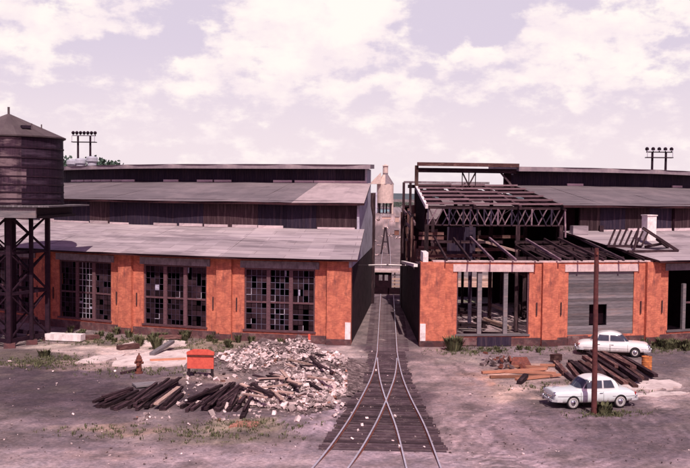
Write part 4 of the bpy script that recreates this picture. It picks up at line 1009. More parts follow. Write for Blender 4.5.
for (a, b, c, d, z) in rows:
    p, q = G(a, b), G(c, d); z_ = .10+z*.55
    p += Vector((rr.uniform(-.15, .15), rr.uniform(-.5, .3), 0)); q += Vector((rr.uniform(-.25, .25), rr.uniform(-.6, .6), 0))
    timber(p+Vector((0, 0, z_)), q+(q-p)*.08+Vector((0, 0, z_+rr.uniform(-.03, .06))), rr.uniform(.17, .26), rr.uniform(.13, .2), M['wood'], lw, 'timbers in rows beside the rubble')
    if rr.random() < .75:
        j = Vector((rr.uniform(-.3, .3), rr.uniform(-.8, .8), .2)); timber(p+j+Vector((0, 0, z_)), q+j+Vector((rr.uniform(-.4, .4), rr.uniform(-.8, .2), z_+.03)), rr.uniform(.12, .22), rr.uniform(.06, .14), M['wood'], lw, 'timbers in rows beside the rubble')
p, q = G(156, 410.5), G(179, 393); timber(p+Vector((0, 0, .34)), q+Vector((0, 0, .34)), .26, .1, M['woodpale'], 'single pale plank lying among the slanting rows of dark timbers', 'planks on the yard', 'plank', 'plank')
p, q = G(152, 357), G(172, 349); timber(p+Vector((0, 0, .2)), q+Vector((0, 0, .55)), .4, .2, M['woodgrey'], 'thick grey beam propped on the pale slab behind the hydrant', 'planks on the yard', 'plank', 'plank')
p, q = G(150, 362.5), G(186, 361); timber(p+Vector((0, 0, .15)), q+Vector((0, 0, .15)), .2, .15, M['woodorange'], 'thin orange plank lying on the whitish slab beside the red notice board', 'planks on the yard', 'plank', 'plank')
p, q = G(121, 374.5), G(136, 371.5); timber(p+Vector((0, 0, .08)), q+Vector((0, 0, .1)), .18, .12, M['wood'], 'short dark stick on the ground at the foot of the hydrant', 'planks on the yard', 'plank', 'plank')
p, q = G(134, 387), G(157, 385); timber(p+Vector((0, 0, .1)), q+Vector((0, 0, .1)), 1.0, .1, M['woodgrey'], 'flat grey board on the ground behind the dark timber rows', 'planks on the yard', 'plank', 'plank')
p, q = G(46, 340), G(83, 341.5); timber(p+Vector((0, 0, .3)), q+Vector((0, 0, .3)), .8, .5, M['white'], 'long white beam on the ground beside the water tower legs', 'planks on the yard', 'plank', 'plank')
p, q = G(80, 340), G(99, 339); timber(p+Vector((0, 0, .15)), q+Vector((0, 0, .15)), .6, .35, M['woodbrown'], 'short brown beam at the end of the long white beam', 'planks on the yard', 'plank', 'plank')
p, q = G(118, 350), G(138, 348); timber(p+Vector((0, 0, .15)), q+Vector((0, 0, .2)), .6, .3, M['woodbrown'], 'brown beam lying in weeds between two pale slabs', 'planks on the yard', 'plank', 'plank')
p, q = G(159, 339.5), G(183, 339.5); timber(p+Vector((0, 0, .2)), q+Vector((0, 0, .2)), .9, .2, M['woodbrown'], 'broad reddish board lying under the middle window', 'planks on the yard', 'plank', 'plank')
# right hand piles
lr = 'dark squared timber in the low fanned pile between the two white cars'
rowsA = [(553, 363.5, 566, 377, .05), (565, 366, 582, 381, 0), (570, 365, 588, 381, .1), (576, 364.5, 593, 380, 0), (581, 364, 598, 380, .1), (587, 364, 604, 380, 0), (592, 364.5, 608, 381, .1), (560, 369, 575, 382, 0), (597, 366, 612, 381, 0)]
rowsB = [(584, 358, 622, 385, .05), (588, 357, 626, 384.5, .3), (593, 357, 630, 388, .05), (598, 357.5, 634, 383, .35), (604, 358.5, 638, 383, .1), (609, 359, 642, 381, .3), (615, 360, 646, 380.5, .05), (620, 360.5, 650, 380, .3), (625, 361.5, 652, 378.5, .05), (590, 356, 618, 372, .55), (600, 358, 630, 374, .58), (612, 360, 640, 375.5, .55)]
for (a, b, c, d, z) in rowsA+[(a, b, c, d, z*.55) for a, b, c, d, z in rowsB]:
    B_ = (a, b, c, d, z) not in rowsA
    p, q = G(a, b)+Vector((rr.uniform(-.2, .2), rr.uniform(-.8, .4), 0)), G(c, d)+Vector((rr.uniform(-.35, .35), rr.uniform(-.8, .6), 0)); z_ = .13+z; timber(p+Vector((0, 0, z_)), q+Vector((0, 0, z_)), rr.uniform(.24, .34), rr.uniform(.18, .26), M['wood'] if rr.random() < .5 else M['woodbrown'],
        'heavy brown timber in the stacked pile behind the nearer car' if B_ else lr, 'timbers in the stacked pile' if B_ else 'timbers in the fanned pile')
for k, (a, b, c, d) in enumerate(((482, 374, 546, 371), (490, 378.5, 552, 378), (500, 367, 548, 369.5), (516, 381, 560, 377), (505, 373, 556, 375.5), (540, 366.5, 562, 367.5))):
    p, q = G(a, b), G(c, d); timber(p+Vector((0, 0, .1)), q+Vector((0, 0, .14)), .26, .14, M['woodorange'], 'orange brown plank lying on the sandy patch beside the fanned timber pile', 'orange planks on the sandy patch', 'plank', 'plank')
p, q = G(519, 385), G(526, 380); timber(p+Vector((0, 0, .12)), q+Vector((0, 0, .3)), .3, .24, M['wood'], 'short dark timber stub on the pale sand in front of the orange planks', 'planks on the yard', 'plank', 'plank')
p, q = G(552, 363), G(560, 362); timber(p+Vector((0, 0, .35)), q+Vector((0, 0, .35)), .4, .45, M['woodbrown'], 'stubby dark block at the far corner of the fanned timber pile', 'planks on the yard', 'plank', 'plank')
# pale slabs
def slab(pix, z, label, name='concrete_slab', m_='concrete'):
    m = MB(); P = [G(*p) for p in pix]; rr = random.Random(int(pix[0][0])); Q = []
    for i, a in enumerate(P):
        b = P[(i+1) % len(P)]
        for k in range(5): Q.append(a.lerp(b, k/5)+Vector((rr.uniform(-.12, .12), rr.uniform(-.3, .3), 0)))
    T = [p+Vector((0, 0, z)) for p in Q]; m.face(T, None, .5)
    for i in range(len(Q)): j = (i+1) % len(Q); m.face([Q[i]-Vector((0, 0, .1)), Q[j]-Vector((0, 0, .1)), T[j], T[i]], None, .5)
    o = m.build(name, M[m_], merge=True); tag(o, label, 'slab', 'pale slabs on the ground'); return o
slab([(75, 364), (103, 363), (126, 355.5), (95, 356.5)], .09, 'pale slab nearest the water tower, beside the dark cinders')
slab([(114, 366), (133, 367), (185, 367), (190, 350), (150, 354), (118, 358)], .10, 'broad whitish slab behind the hydrant and the red sign')
slab([(120, 346.5), (186, 346.5), (186, 341.5), (135, 341.5)], .08, 'narrow pale slab just below the wall between two windows')
slab([(612, 391.5), (662, 390.5), (683, 387), (672, 382), (640, 381)], .10, 'pale slab lying beside the stacked timber pile and the orange drum')
slab([(618, 396), (664, 397.5), (690, 393), (664, 392)], .05, 'thin pale strip of slab behind the tail of the nearer car')
slab([(229, 427.5), (254, 427.5), (258, 423), (236, 423)], .06, 'small pinkish slab in front of the rubble heap', m_='brickrub')
# scattered stones
rr = random.Random(55)
stones = [(73, 415), (150, 418), (189, 425), (147, 421), (352, 440), (367, 419), (362, 426), (358, 431), (400, 448), (424, 448), (395, 417), (376, 371), (372, 352), (53, 372), (10, 362), (115, 372), (560, 393), (512, 390), (470, 395), (630, 398)]
for k, (a, b) in enumerate(stones):
    m = MB(); p = G(a, b); chunk(m, Vector((p.x, p.y, .05)), rr.uniform(.11, .22), rr, 0, .8); o = m.build('stone', M['plaster']); tag(o, 'small pale stone lying loose on the yard', 'stone', 'loose stones on the yard')
ms = MB()
for k in range(700):
    px, py = rr.uniform(0, 690), rr.uniform(350, 465); p = G(px, py)
    if 340 < px < 440 and py > 360: continue
    chunk(ms, Vector((p.x, p.y, .03)), rr.choice((.05, .06, .08, .1)), rr, 0 if rr.random() < .12 else 2, rr.random())
for k in range(260):
    y_ = rr.uniform(40, 66); x_ = rr.uniform(cl(TL, y_)-1.4, cl(TR, y_)+1.4); chunk(ms, Vector((x_, y_, .0)), rr.choice((.05, .07, .1)), rr, 0 if rr.random() < .2 else 2, rr.random())
o = ms.build('gravel', [M['plaster'], M['brickrub'], M['dirt']], loc=(0, 55, 0)); tag(o, 'gravel and small grit scattered over the yard', 'gravel', kind='stuff')
# rusty scrap heap, sheet, orange drum
p = G(502, 366); m = MB()
for k in range(46): chunk(m, p+Vector((rr.gauss(0, .5), rr.gauss(0, .8), abs(rr.gauss(.2, .2)))), rr.uniform(.15, .6), rr, rr.choice((0, 1, 1)), rr.random())
o = m.build('scrap_heap', [M['rust'], M['dirt']]); tag(o, 'small heap of rusty scrap in front of the empty window opening', 'scrap heap')
m = MB(); a, b, c, d = G(511, 364.5, .2), G(531, 364.5, .2), G(527, 357, .45), G(513, 357, .6); m.face([a, b, c, d]); m.face([x-Vector((0, 0, .05)) for x in (d, c, b, a)])
for s, t_ in ((a, b), (b, c), (c, d), (d, a)): m.face([s-Vector((0, 0, .05)), t_-Vector((0, 0, .05)), t_, s])
o = m.build('rusty_sheet', M['rust'], merge=True); tag(o, 'bent rust red metal sheet lying beside the scrap heap', 'metal sheet')
p = G(646.5, 371); e = empty('oil_drum', p); tag(e, 'upright rusty orange drum in front of the far car bonnet', 'drum')
m = MB(); m.lathe([(0, 0), (.33, 0), (.34, .02), (.325, .05), (.325, .3), (.345, .32), (.325, .34), (.325, .62), (.345, .64), (.325, .66), (.325, .92), (.34, .94), (.34, .97), (.31, .97), (.31, .94), (0, .94)], p, 20); part(m, 'drum_body', M['orange'], e)
m = MB(); m.lathe([(0, .945), (.04, .945), (.04, .975), (0, .975)], p+Vector((.18, 0, 0)), 8); part(m, 'bung', M['rust'], e)
# red notice board on two legs
p = G(200.5, 377.2); e = empty('notice_board', p, 0); tag(e, 'red sloped top notice board standing on two black legs in the yard', 'notice board')
fr = (p, Vector((1, 0, 0)), Vector((0, -1, 0)), Z3)
for u in (-.73, .73): m = MB(); m.box(fr, u-.075, u+.075, -.08, .08, -.1, .62); part(m, 'leg', M['black'], e)
m = MB(); m.box(fr, -.83, .83, -.06, .10, .55, 1.42, .5); part(m, 'board', M['red'], e)
m = MB(); P = [(-.86, 1.42), (.86, 1.42), (.86, 1.58), (.45, 1.74), (-.45, 1.74), (-.86, 1.58)]
fa = [p+Vector((u, -.13, z)) for u, z in P]; ba = [p+Vector((u, .09, z)) for u, z in P]; m.face(fa); m.face(ba[::-1])
for k in range(6): m.face([fa[k], ba[k], ba[(k+1) % 6], fa[(k+1) % 6]])
part(m, 'head_board', M['red'], e)
m = MB(); m.box(fr, -.84, .84, .1, .14, 1.3, 1.38, .1); part(m, 'batten', M['rust'], e)
# hydrant, marker post, utility pole
p = G(139, 373.3); e = empty('hydrant', p); tag(e, 'rusty brown fire hydrant with side caps on the edge of the pale slab', 'hydrant')
m = MB(); m.lathe([(0, 0), (.26, 0), (.26, .08), (.17, .1), (.16, .75), (.22, .78), (.22, .86), (.18, .9), (.17, 1.0), (.1, 1.14), (0, 1.17)], p, 16); part(m, 'barrel', M['rust'], e)
m = MB(); m.lathe([(0, 1.16), (.05, 1.16), (.05, 1.28), (0, 1.29)], p, 6); part(m, 'bonnet_nut', M['rust'], e)
for s in (-1, 1): m = MB(); m.tube([p+Vector((s*.14, 0, .68)), p+Vector((s*.28, 0, .68))], .085, 8); part(m, 'outlet_cap', M['rust'], e)
m = MB(); m.tube([p+Vector((0, -.14, .62)), p+Vector((0, -.3, .62))], .11, 8); part(m, 'outlet_cap', M['rust'], e)
p = G(309, 352); m = MB(); m.box(frame(p, 10), -.09, .09, -.09, .09, 0, 1.25); m.box(frame(p, 10), -.07, .07, -.07, .07, 1.25, 1.3); o = m.build('marker_post', M['red']); tag(o, 'short red marker post standing behind the rubble heap', 'post')
PB = G(594, 414); tp = AY(596.6, 248, PB.y+.1); m = MB(); m.tube([PB-Vector((0, 0, .3)), PB.lerp(tp, .35), PB.lerp(tp, .7), tp], .155, 14, r1=.115)
e = empty('utility_pole', PB); tag(e, 'tall bare reddish brown wooden pole standing in front of the nearer car', 'utility pole')
part(m, 'shaft', M['pole'], e)
m = MB(); m.box(frame(tp, 0), -.05, .05, .1, .2, -.35, -.2); part(m, 'bracket', M['rust'], e)

# ------------------------------------------------------------------ plants
def tuft(mb, p, h, n, rr, spread=.3, broad=.05):
    for k in range(n):
        a = rr.random()*6.28; l = rr.uniform(.55, 1)*h; d = Vector((math.cos(a), math.sin(a), 0)); b = p+d*rr.uniform(0, spread*.5)
        t = b+d*l*rr.uniform(.15, .6)+Vector((0, 0, l)); s = d.cross(Z3)*broad*rr.uniform(.6, 1.4); mid = b.lerp(t, .55)+Vector((0, 0, l*.12))
        tn_ = rr.random(); mb.face([b-s*.5, b+s*.5, mid+s, mid-s], None, tn_); mb.face([mid-s, mid+s, t], None, tn_)
def weed(px, py, h, n, label, group=None, spread=.35, name='weed', broad=.045):
    rr = random.Random(int(px*7+py)); m = MB(); tuft(m, G(px, py), h, n*2, rr, spread*1.2, broad)
    o = m.build(name, M['leaf'], loc=G(px, py)); tag(o, label, 'weed', group); return o
rr = random.Random(8)
for k in range(34):
    px = rr.uniform(60, 300); base = 333+(px-110)*.047
    weed(px, base+rr.uniform(.5, 9), rr.uniform(.3, .75), rr.randint(18, 40), 'green weed growing along the foot of the intact brick wall', 'weeds along the intact wall')
for k in range(20):
    px = rr.uniform(640, 690); weed(px, 346+rr.uniform(-1, 5), rr.uniform(.4, .9), rr.randint(20, 40), 'green weed growing under the dark unglazed window beyond the boarded door', 'weeds by the unglazed window')
for k in range(9):
    px = rr.uniform(470, 580); weed(px, 349+rr.uniform(0, 4), rr.uniform(.2, .45), 18, 'low weed growing along the foot of the ruined brick wall', 'weeds along the ruined wall')
weed(453.5, 350.5, 1.15, 110, 'leafy green bush at the foot of the ruined corner pier', spread=.9, name='bush', broad=.085)
weed(602.5, 413, .6, 40, 'leafy green shrub at the foot of the bare utility pole', spread=.9, name='bush', broad=.085)
weed(139, 346, .9, 50, 'tall weed standing alone between the pale slabs', spread=.5)
weed(157, 349, 1.0, 60, 'tall leafy weed in front of the middle window pier', spread=.5)
weed(45, 357, .6, 50, 'weed clump at the foot of the water tower leg', spread=.7)
gm = MB(); rr = random.Random(18)
GR = [(150, 341, 110, 5, 500), (40, 364, 50, 6, 260), (215, 435, 90, 9, 130), (250, 424, 60, 6, 110), (110, 432, 70, 8, 70), (60, 360, 40, 6, 150), (150, 372, 80, 6, 140), (600, 392, 40, 4, 160), (560, 350, 110, 4, 200), (665, 348, 30, 5, 220), (470, 352, 40, 4, 140), (610, 415, 30, 3, 120), (560, 388, 40, 5, 120), (230, 350, 60, 6, 150)]
for (a, b, rx, ry, n) in GR:
    for k in range(n): tuft(gm, G(a+rr.gauss(0, .5)*rx, b+rr.gauss(0, .5)*ry), rr.uniform(.06, .22), 7, rr, .35, .02)
o = gm.build('grass', M['leaf'], loc=(0, 55, 0)); tag(o, 'thin green grass and small weeds growing through the cinders', 'grass', kind='stuff')

# ------------------------------------------------------------------ debris inside the ruin
rr = random.Random(64)
for k in range(16):
    t_ = rr.uniform(4.5, 18); r_ = rr.uniform(38, 59); p = RP(t_, r_, .18+rr.uniform(0, .3)); a = rr.choice((rr.gauss(0, .2), rr.gauss(1.9, .25))); L = rr.uniform(2, 6)
    d = Vector((math.cos(a), math.sin(a), 0))*L/2; timber(p-d, p+d, .26, .26, M['wood'] if rr.random() < .6 else M['woodpale'], 'fallen beam on the floor inside the ruined roundhouse', 'fallen beams inside the ruin')
for k, (x0, x1, y0) in enumerate(((6.5, 15.5, 113), (7, 16, 116), (6, 15, 119.5))):
    m = MB()
    for j in range(4): m.beam((x0, y0+j*.3, .25+.22*(j % 2)), (x1, y0+j*.3, .25+.22*(j % 2)), .3, .2)
    o = m.build('lumber_stack', M['woodpale']); tag(o, ('nearest', 'middle', 'farthest')[k]+' of three pale lumber stacks seen through the empty window', 'lumber stack', 'lumber stacks beyond the ruin')
m = MB(); m.box(frame((8.5, 104.5, 0), 0), -5, 5, -.4, .4, 0, 1.0, .2); o = m.build('pit_wall', M['interior']); tag(o, 'low dark pit wall across the view through the empty window', 'wall')
m = MB()
for k in range(60): chunk(m, RP(17.4, 46)+Vector((rr.gauss(0, .6), rr.gauss(0, 1.0), abs(rr.gauss(.4, .4)))), rr.uniform(.5, 1.1), rr, 0, rr.random())
o = m.build('debris_heap', M['wood']); tag(o, 'black heap of debris inside the ruin behind a post of the empty window', 'debris heap')

# ------------------------------------------------------------------ cars
def sup(t, n): c, s = math.cos(t), math.sin(t); return math.copysign(abs(c)**(2/n), c), math.copysign(abs(s)**(2/n), s)
def car(name, label, loc, yaw, paint, P):
    root = empty(name, loc, yaw); tag(root, label, 'car', 'white cars parked in the yard')
    ORG[root.name] = Vector((0, 0, 0))
    st = P['stations']; n = 16
    m = MB(); rings = []
    for (x, zb, zs, zt, w) in st:
        half = [(0, zb), (w*.55, zb), (w*.86, zb+.01), (w*.97, zb+.10), (w, zb+.30*(zs-zb)+.05), (w*.995, zb+.62*(zs-zb)), (w*.97, zs-.10), (w*.90, zs-.015), (w*.78, zs+.1*(zt-zs)), (w*.5, zs+.75*(zt-zs)), (0, zt)]
        ring = [Vector((x, y, z)) for y, z in half]+[Vector((x, -y, z)) for y, z in half[-2:0:-1]]
        rings.append(ring)
    k = len(rings[0])
    for i in range(len(rings)-1):
        for j in range(k): m.face([rings[i][j], rings[i][(j+1) % k], rings[i+1][(j+1) % k], rings[i+1][j]])
    m.face(rings[0]); m.face(rings[-1][::-1])
    tmp = m.build('body_tmp', [paint, M['well']], loc=(0, 0, 0), merge=True)
    ss = tmp.modifiers.new('s', 'SUBSURF'); ss.levels = ss.render_levels = 2
    cut = []
    for wx in P['cuts']:
        for s in (-1, 1):
            c = MB(); c.lathe([(0, -.3), (P['arch'], -.3), (P['arch'], .3), (0, .3)], (wx, s*.86, P['wr']+.03), 28, axis='Y'); co_ = c.build('cut_tmp', M['well'], loc=(0, 0, 0), merge=True); cut.append(co_)
            b_ = tmp.modifiers.new('b', 'BOOLEAN'); b_.operation = 'DIFFERENCE'; b_.object = co_; b_.solver = 'EXACT'
    bpy.context.view_layer.update()
    dg = bpy.context.evaluated_depsgraph_get(); me = bpy.data.meshes.new_from_object(tmp.evaluated_get(dg), preserve_all_data_layers=True, depsgraph=dg)
    me.materials.clear(); me.materials.append(paint); me.materials.append(M['well'])
    for pgn in me.polygons:
        c = pgn.center; inside = False
        for wx in P['cuts']:
            if math.hypot(c.x-wx, c.z-P['wr']-.03) < P['arch']+.004 and .5 < abs(c.y): inside = inside or abs(pgn.normal.y) < .3 or abs(c.y) < .62
        pgn.material_index = 1 if inside else 0; pgn.use_smooth = True
    for o_ in cut+[tmp]: bpy.data.objects.remove(o_)
    body = bpy.data.objects.new('body', me); COL.objects.link(body); body.parent = root; ORG[body.name] = Vector((0, 0, 0))
    me.set_sharp_from_angle(angle=R(38))
    bvh = BVHTree.FromPolygons([v.co for v in me.vertices], [list(p.vertices) for p in me.polygons])
    def side(x, z, s, off=.006):
        h = bvh.ray_cast(Vector((x, s*2, z)), Vector((0, -s, 0)))
        return h[0]+Vector((0, s*off, 0)) if h[0] else Vector((x, s*.9, z))
    def lp(mb, nm, mt, par=None, **kw): o_ = mb.build(nm, mt, par or root, loc=(0, 0, 0), **kw); ORG[o_.name] = Vector((0, 0, 0)); return o_
    # cabin
    Ls = P['cabin']   # layers (z, xr, xf, halfwidth)
    def lay(v):
        f = v*(len(Ls)-1); i = min(int(f), len(Ls)-2); t_ = f-i; return [Ls[i][q]*(1-t_)+Ls[i+1][q]*t_ for q in range(4)]
    NE = 4.2
    cm = MB(); NU, NV = 48, 16
    def CP(v, th, off=0.0):
        z, xr, xf, w_ = lay(v); c, s = sup(th, NE); return Vector(((xr+xf)/2+(xf-xr)/2*c*(1+off), w_*s*(1+off), z))
    for j in range(NV):
        for i in range(NU): cm.face([CP(j/NV, 2*math.pi*i/NU), CP(j/NV, 2*math.pi*(i+1)/NU), CP((j+1)/NV, 2*math.pi*(i+1)/NU), CP((j+1)/NV, 2*math.pi*i/NU)])
    ztop = Ls[-1][0]+.02; cxm = (Ls[-1][1]+Ls[-1][2])/2
    for i in range(NU): cm.face([CP(1, 2*math.pi*i/NU), CP(1, 2*math.pi*(i+1)/NU), Vector((cxm, 0, ztop))])
    roof = lp(cm, 'cabin', P.get('roofpaint', paint), smooth=True)
    def sidepatch(x0, x1, v0, v1, s, off):
        mb = MB(); nx, nv = 10, 5
        def Q(a, b):
            z, xr, xf, w_ = lay(v0+(v1-v0)*b); cx, hx = (xr+xf)/2, (xf-xr)/2; x = x0(b)+(x1(b)-x0(b))*a; q = min(.999, abs((x-cx)/hx)); return Vector((x, s*(w_*(1-q**NE)**(1/NE)+off), z+off*.2))
        for a in range(nx):
            for b in range(nv): mb.face([Q(a/nx, b/nv), Q((a+1)/nx, b/nv), Q((a+1)/nx, (b+1)/nv), Q(a/nx, (b+1)/nv)])
        return mb
    def endpatch(y0, y1, v0, v1, front, off):
        mb = MB(); ny, nv = 14, 5
        def Q(a, b):
            z, xr, xf, w_ = lay(v0+(v1-v0)*b); cx, hx = (xr+xf)/2, (xf-xr)/2; y = (y0+(y1-y0)*a)*w_; q = min(.999, abs(y/w_)); e_ = hx*(1-q**NE)**(1/NE)+off; return Vector((cx+(e_ if front else -e_), y, z+off*.3))
        for a in range(ny):
            for b in range(nv): mb.face([Q(a/ny, b/nv), Q((a+1)/ny, b/nv), Q((a+1)/ny, (b+1)/nv), Q(a/ny, (b+1)/nv)])
        return mb
    for s in (-1, 1):
        for (x0, x0t, x1, x1t) in P['sidewin']:
            w_ = lp(sidepatch(lambda b: x0+(x0t-x0)*b-.035, lambda b: x1+(x1t-x1)*b+.035, .15, .62, s, .006), 'window', M['brightwork'], smooth=True)
            lp(sidepatch(lambda b: x0+(x0t-x0)*b, lambda b: x1+(x1t-x1)*b, .19, .585, s, .013), 'pane', M['carglass'], w_, smooth=True)
    w_ = lp(endpatch(-.93, .93, .14, .66, True, .006), 'windscreen', M['brightwork'], smooth=True); lp(endpatch(-.88, -.015, .18, .625, True, .013), 'pane', M['carglass'], w_, smooth=True); lp(endpatch(.015, .88, .18, .625, True, .013), 'pane', M['carglass'], w_, smooth=True)
    w_ = lp(endpatch(-.80, .80, .20, .62, False, .006), 'rear_window', M['brightwork'], smooth=True); lp(endpatch(-.76, .76, .23, .59, False, .013), 'pane', M['carglass'], w_, smooth=True)
    # doors: panels a hair proud of the body, with handles
    for s in (-1, 1):
        for (x0, x1) in P['doors']:
            mb = MB(); nx, nz = 8, 8; z0, z1 = .36, P['belt']-.06
            pts = [[side(x0+(x1-x0)*a/nx, z0+(z1-z0)*b/nz, s, .010) for b in range(nz+1)] for a in range(nx+1)]
            for a in range(nx):
                for b in range(nz): mb.face([pts[a][b], pts[a+1][b], pts[a+1][b+1], pts[a][b+1]])
            # dark shut line round the panel
            ed = MB()
            def strip(p, q): ed.beam(p-Vector((0, s*.004, 0)), q-Vector((0, s*.004, 0)), .016, .012)
            for b in range(nz): strip(pts[0][b], pts[0][b+1]); strip(pts[nx][b], pts[nx][b+1])
            for a in range(nx): strip(pts[a][0], pts[a+1][0])
            d_ = lp(mb, 'door', paint, smooth=True); lp(ed, 'shut_line', M['well'], d_)
            hx = x0+.14 if x1 > x0 else x0-.14; p = side(hx, z1-.06, s, .03); hb = MB(); hb.beam(p-Vector((.09, 0, 0)), p+Vector((.09, 0, 0)), .03, .035); lp(hb, 'handle', M['chrome'], d_)
        for (x0, x1, z, zz) in P['trim']:
            mb = MB(); N = 14; pp = [side(x0+(x1-x0)*a/N, z+(zz-z)*a/N, s, .016) for a in range(N+1)]
            for a in range(N): mb.beam(pp[a], pp[a+1], .02, .022)
            lp(mb, 'trim_strip', M['brightwork'])
    # wheels
    for wx in P['axles']:
        for s in (-1, 1):
            c = Vector((wx, s*(P['track']-(.06 if wx not in P['cuts'] else 0)), P['wr'])); r_ = P['wr']; mb = MB()
            mb.lathe([(r_*.6, -.09), (r_*.72, -.10), (r_*.93, -.095), (r_, -.06), (r_, .06), (r_*.93, .095), (r_*.72, .10), (r_*.6, .09)], c, 28, axis='Y', mis=lambda k_, i_: 0)
            wh = lp(mb, 'wheel', M['tyre'], smooth=True)
            if P['ww']:
                mb = MB(); mb.lathe([(r_*.66, s*.104), (r_*.78, s*.108), (r_*.79, s*.10)], c, 28, axis='Y'); lp(mb, 'whitewall', M['whitewall'], wh, smooth=True)
            mb = MB(); mb.lathe([(r_*.62, s*.095), (r_*.58, s*.08), (r_*.40, s*.085)], c, 28, axis='Y', mi=1); mb.lathe([(r_*.42, s*.085), (r_*.36, s*.125), (r_*.2, s*.145), (0, s*.15)], c, 24, axis='Y'); lp(mb, 'hubcap', [M['chrome'], paint], wh, smooth=True)
    # bumpers
    xf, xr_ = st[0][0], st[-1][0]
    for front, xe in ((True, xf), (False, xr_)):
        d = 1 if front else -1; mb = MB(); path = [Vector((xe-d*.42, -.93, .47)), Vector((xe-d*.12, -.90, .47)), Vector((xe+d*.07, -.70, .46)), Vector((xe+d*.12, 0, .46)), Vector((xe+d*.07, .70, .46)), Vector((xe-d*.12, .90, .47)), Vector((xe-d*.42, .93, .47))]
        for a in range(len(path)-1): mb.beam(path[a], path[a+1], .06, .12)
        bu = lp(mb, 'front_bumper' if front else 'rear_bumper', M['brightwork'])
        for y_ in (-.38, .38): mb = MB(); mb.lathe([(0, -.14), (.06, -.13), (.065, .1), (.03, .17), (0, .18)], Vector((xe+d*.15, y_, .47)), 10); lp(mb, 'overrider', M['chrome'], bu, smooth=True)
    # face: grille bars, headlights, bonnet ornament, tail lamps, plate
    g = MB(); xg = xf-.02
    for z in (.60, .69): g.beam((xg, -.6, z), (xg+.05, 0, z), .07, .045); g.beam((xg+.05, 0, z), (xg, .6, z), .07, .045)
    g.box((Vector((xg-.03, 0, 0)), Vector((0, 1, 0)), Vector((1, 0, 0)), Z3), -.58, .58, -.05, .035, .55, .74, mi=1); lp(g, 'grille', [M['chrome'], M['well']])
    for s in (-1, 1):
        c = Vector((xf-.10, s*.68, P['belt']-.17)); mb = MB(); 
        for (r0, h0, r1, h1) in ((.115, -.1, .125, .08), (.125, .08, .10, .10)):
            for k_ in range(20):
                a0, a1 = 2*math.pi*k_/20, 2*math.pi*(k_+1)/20; q = lambda r, h, a: c+Vector((h, r*math.cos(a), r*math.sin(a)))
                mb.face([q(r0, h0, a0), q(r0, h0, a1), q(r1, h1, a1), q(r1, h1, a0)])
        hl = lp(mb, 'headlight', M['chrome'], smooth=True); mb = MB()
        for k_ in range(20):
            a0, a1 = 2*math.pi*k_/20, 2*math.pi*(k_+1)/20; q = lambda r, h, a: c+Vector((h, r*math.cos(a), r*math.sin(a)))
            mb.face([q(.102, .095, a0), q(.102, .095, a1), c+Vector((.13, 0, 0))])
        lp(mb, 'lens', M['lamp'], hl, smooth=True)
        p = Vector((xr_+.10, s*.72, P['belt']-.22)); mb = MB(); mb.lathe([(0, -.1), (.055, -.08), (.06, .05), (0, .1)], p, 12); lp(mb, 'tail_lamp', M['tail'], smooth=True)
    h = bvh.ray_cast(Vector((xf-.35, 0, 3)), Vector((0, 0, -1)))[0]; mb = MB(); mb.beam(h+Vector((-.25, 0, .02)), h+Vector((.12, 0, .05)), .03, .05); lp(mb, 'bonnet_ornament', M['chrome'])
    mb = MB(); mb.box((Vector((xr_-.02, 0, .66)), Vector((0, 1, 0)), Vector((-1, 0, 0)), Z3), -.17, .17, -.03, .03, -.06, .08); lp(mb, 'number_plate', M['rust'])
    # interior: seat backs and steering wheel seen through the glass are dark; underbody pan
    mb = MB(); mb.box((Vector((0, 0, 0)), Vector((1, 0, 0)), Vector((0, -1, 0)), Z3), xr_+.4, xf-.4, -.6, .6, .2, .34); lp(mb, 'underbody', M['well'])
    return root
ST = [(2.38, .44, .86, .93, .72), (2.32, .36, .92, 1.0, .84), (2.02, .29, .955, 1.06, .90), (1.6, .29, .965, 1.075, .92), (.95, .28, .97, 1.09, .925), (.3, .27, .965, 1.02, .915), (-.6, .27, .965, 1.02, .91), (-1.05, .28, .975, 1.05, .945), (-1.55, .29, .965, 1.06, .955), (-2.0, .30, .945, 1.03, .93), (-2.25, .36, .88, .95, .86), (-2.42, .43, .78, .84, .74), (-2.47, .5, .70, .75, .6)]
PN = dict(stations=ST, axles=(1.33, -1.42), wr=.345, arch=.365, track=.82, ww=True, cuts=(1.33, -1.42), belt=.96, doors=((-.42, .88),),
    cabin=[(.93, -1.60, 1.08, .85), (1.07, -1.57, .97, .83), (1.25, -1.48, .83, .80), (1.43, -1.31, .66, .76), (1.56, -1.10, .47, .69), (1.65, -.85, .23, .58), (1.70, -.5, -.05, .36)],
    sidewin=((-1.10, -.92, -.46, -.46), (-.36, -.36, .66, .46)), trim=((2.2, .55, .72, .71), (-.95, -2.3, .68, .66)))
dirn = (G(546, 411.5)-G(634, 409)); 
CL_ = (G(546, 411.5)+G(634, 408))/2
car('parked_car', 'pale white two door car parked behind the bare pole, bonnet towards the tracks', (CL_.x+.16, CL_.y+1.15, 0), math.pi+R(13), M['carblue'], dict(PN, roofpaint=M['carwhite']))
ST2 = [(2.42, .44, .82, .88, .74), (2.34, .37, .89, .96, .84), (2.05, .31, .95, 1.03, .92), (1.6, .28, .97, 1.06, .945), (.95, .27, .975, 1.07, .945), (.3, .27, .975, 1.0, .94), (-.6, .27, .975, 1.0, .94), (-1.3, .28, .98, 1.07, .955), (-1.9, .30, .96, 1.06, .94), (-2.3, .36, .91, .99, .89), (-2.5, .42, .81, .88, .82), (-2.56, .48, .74, .78, .72)]
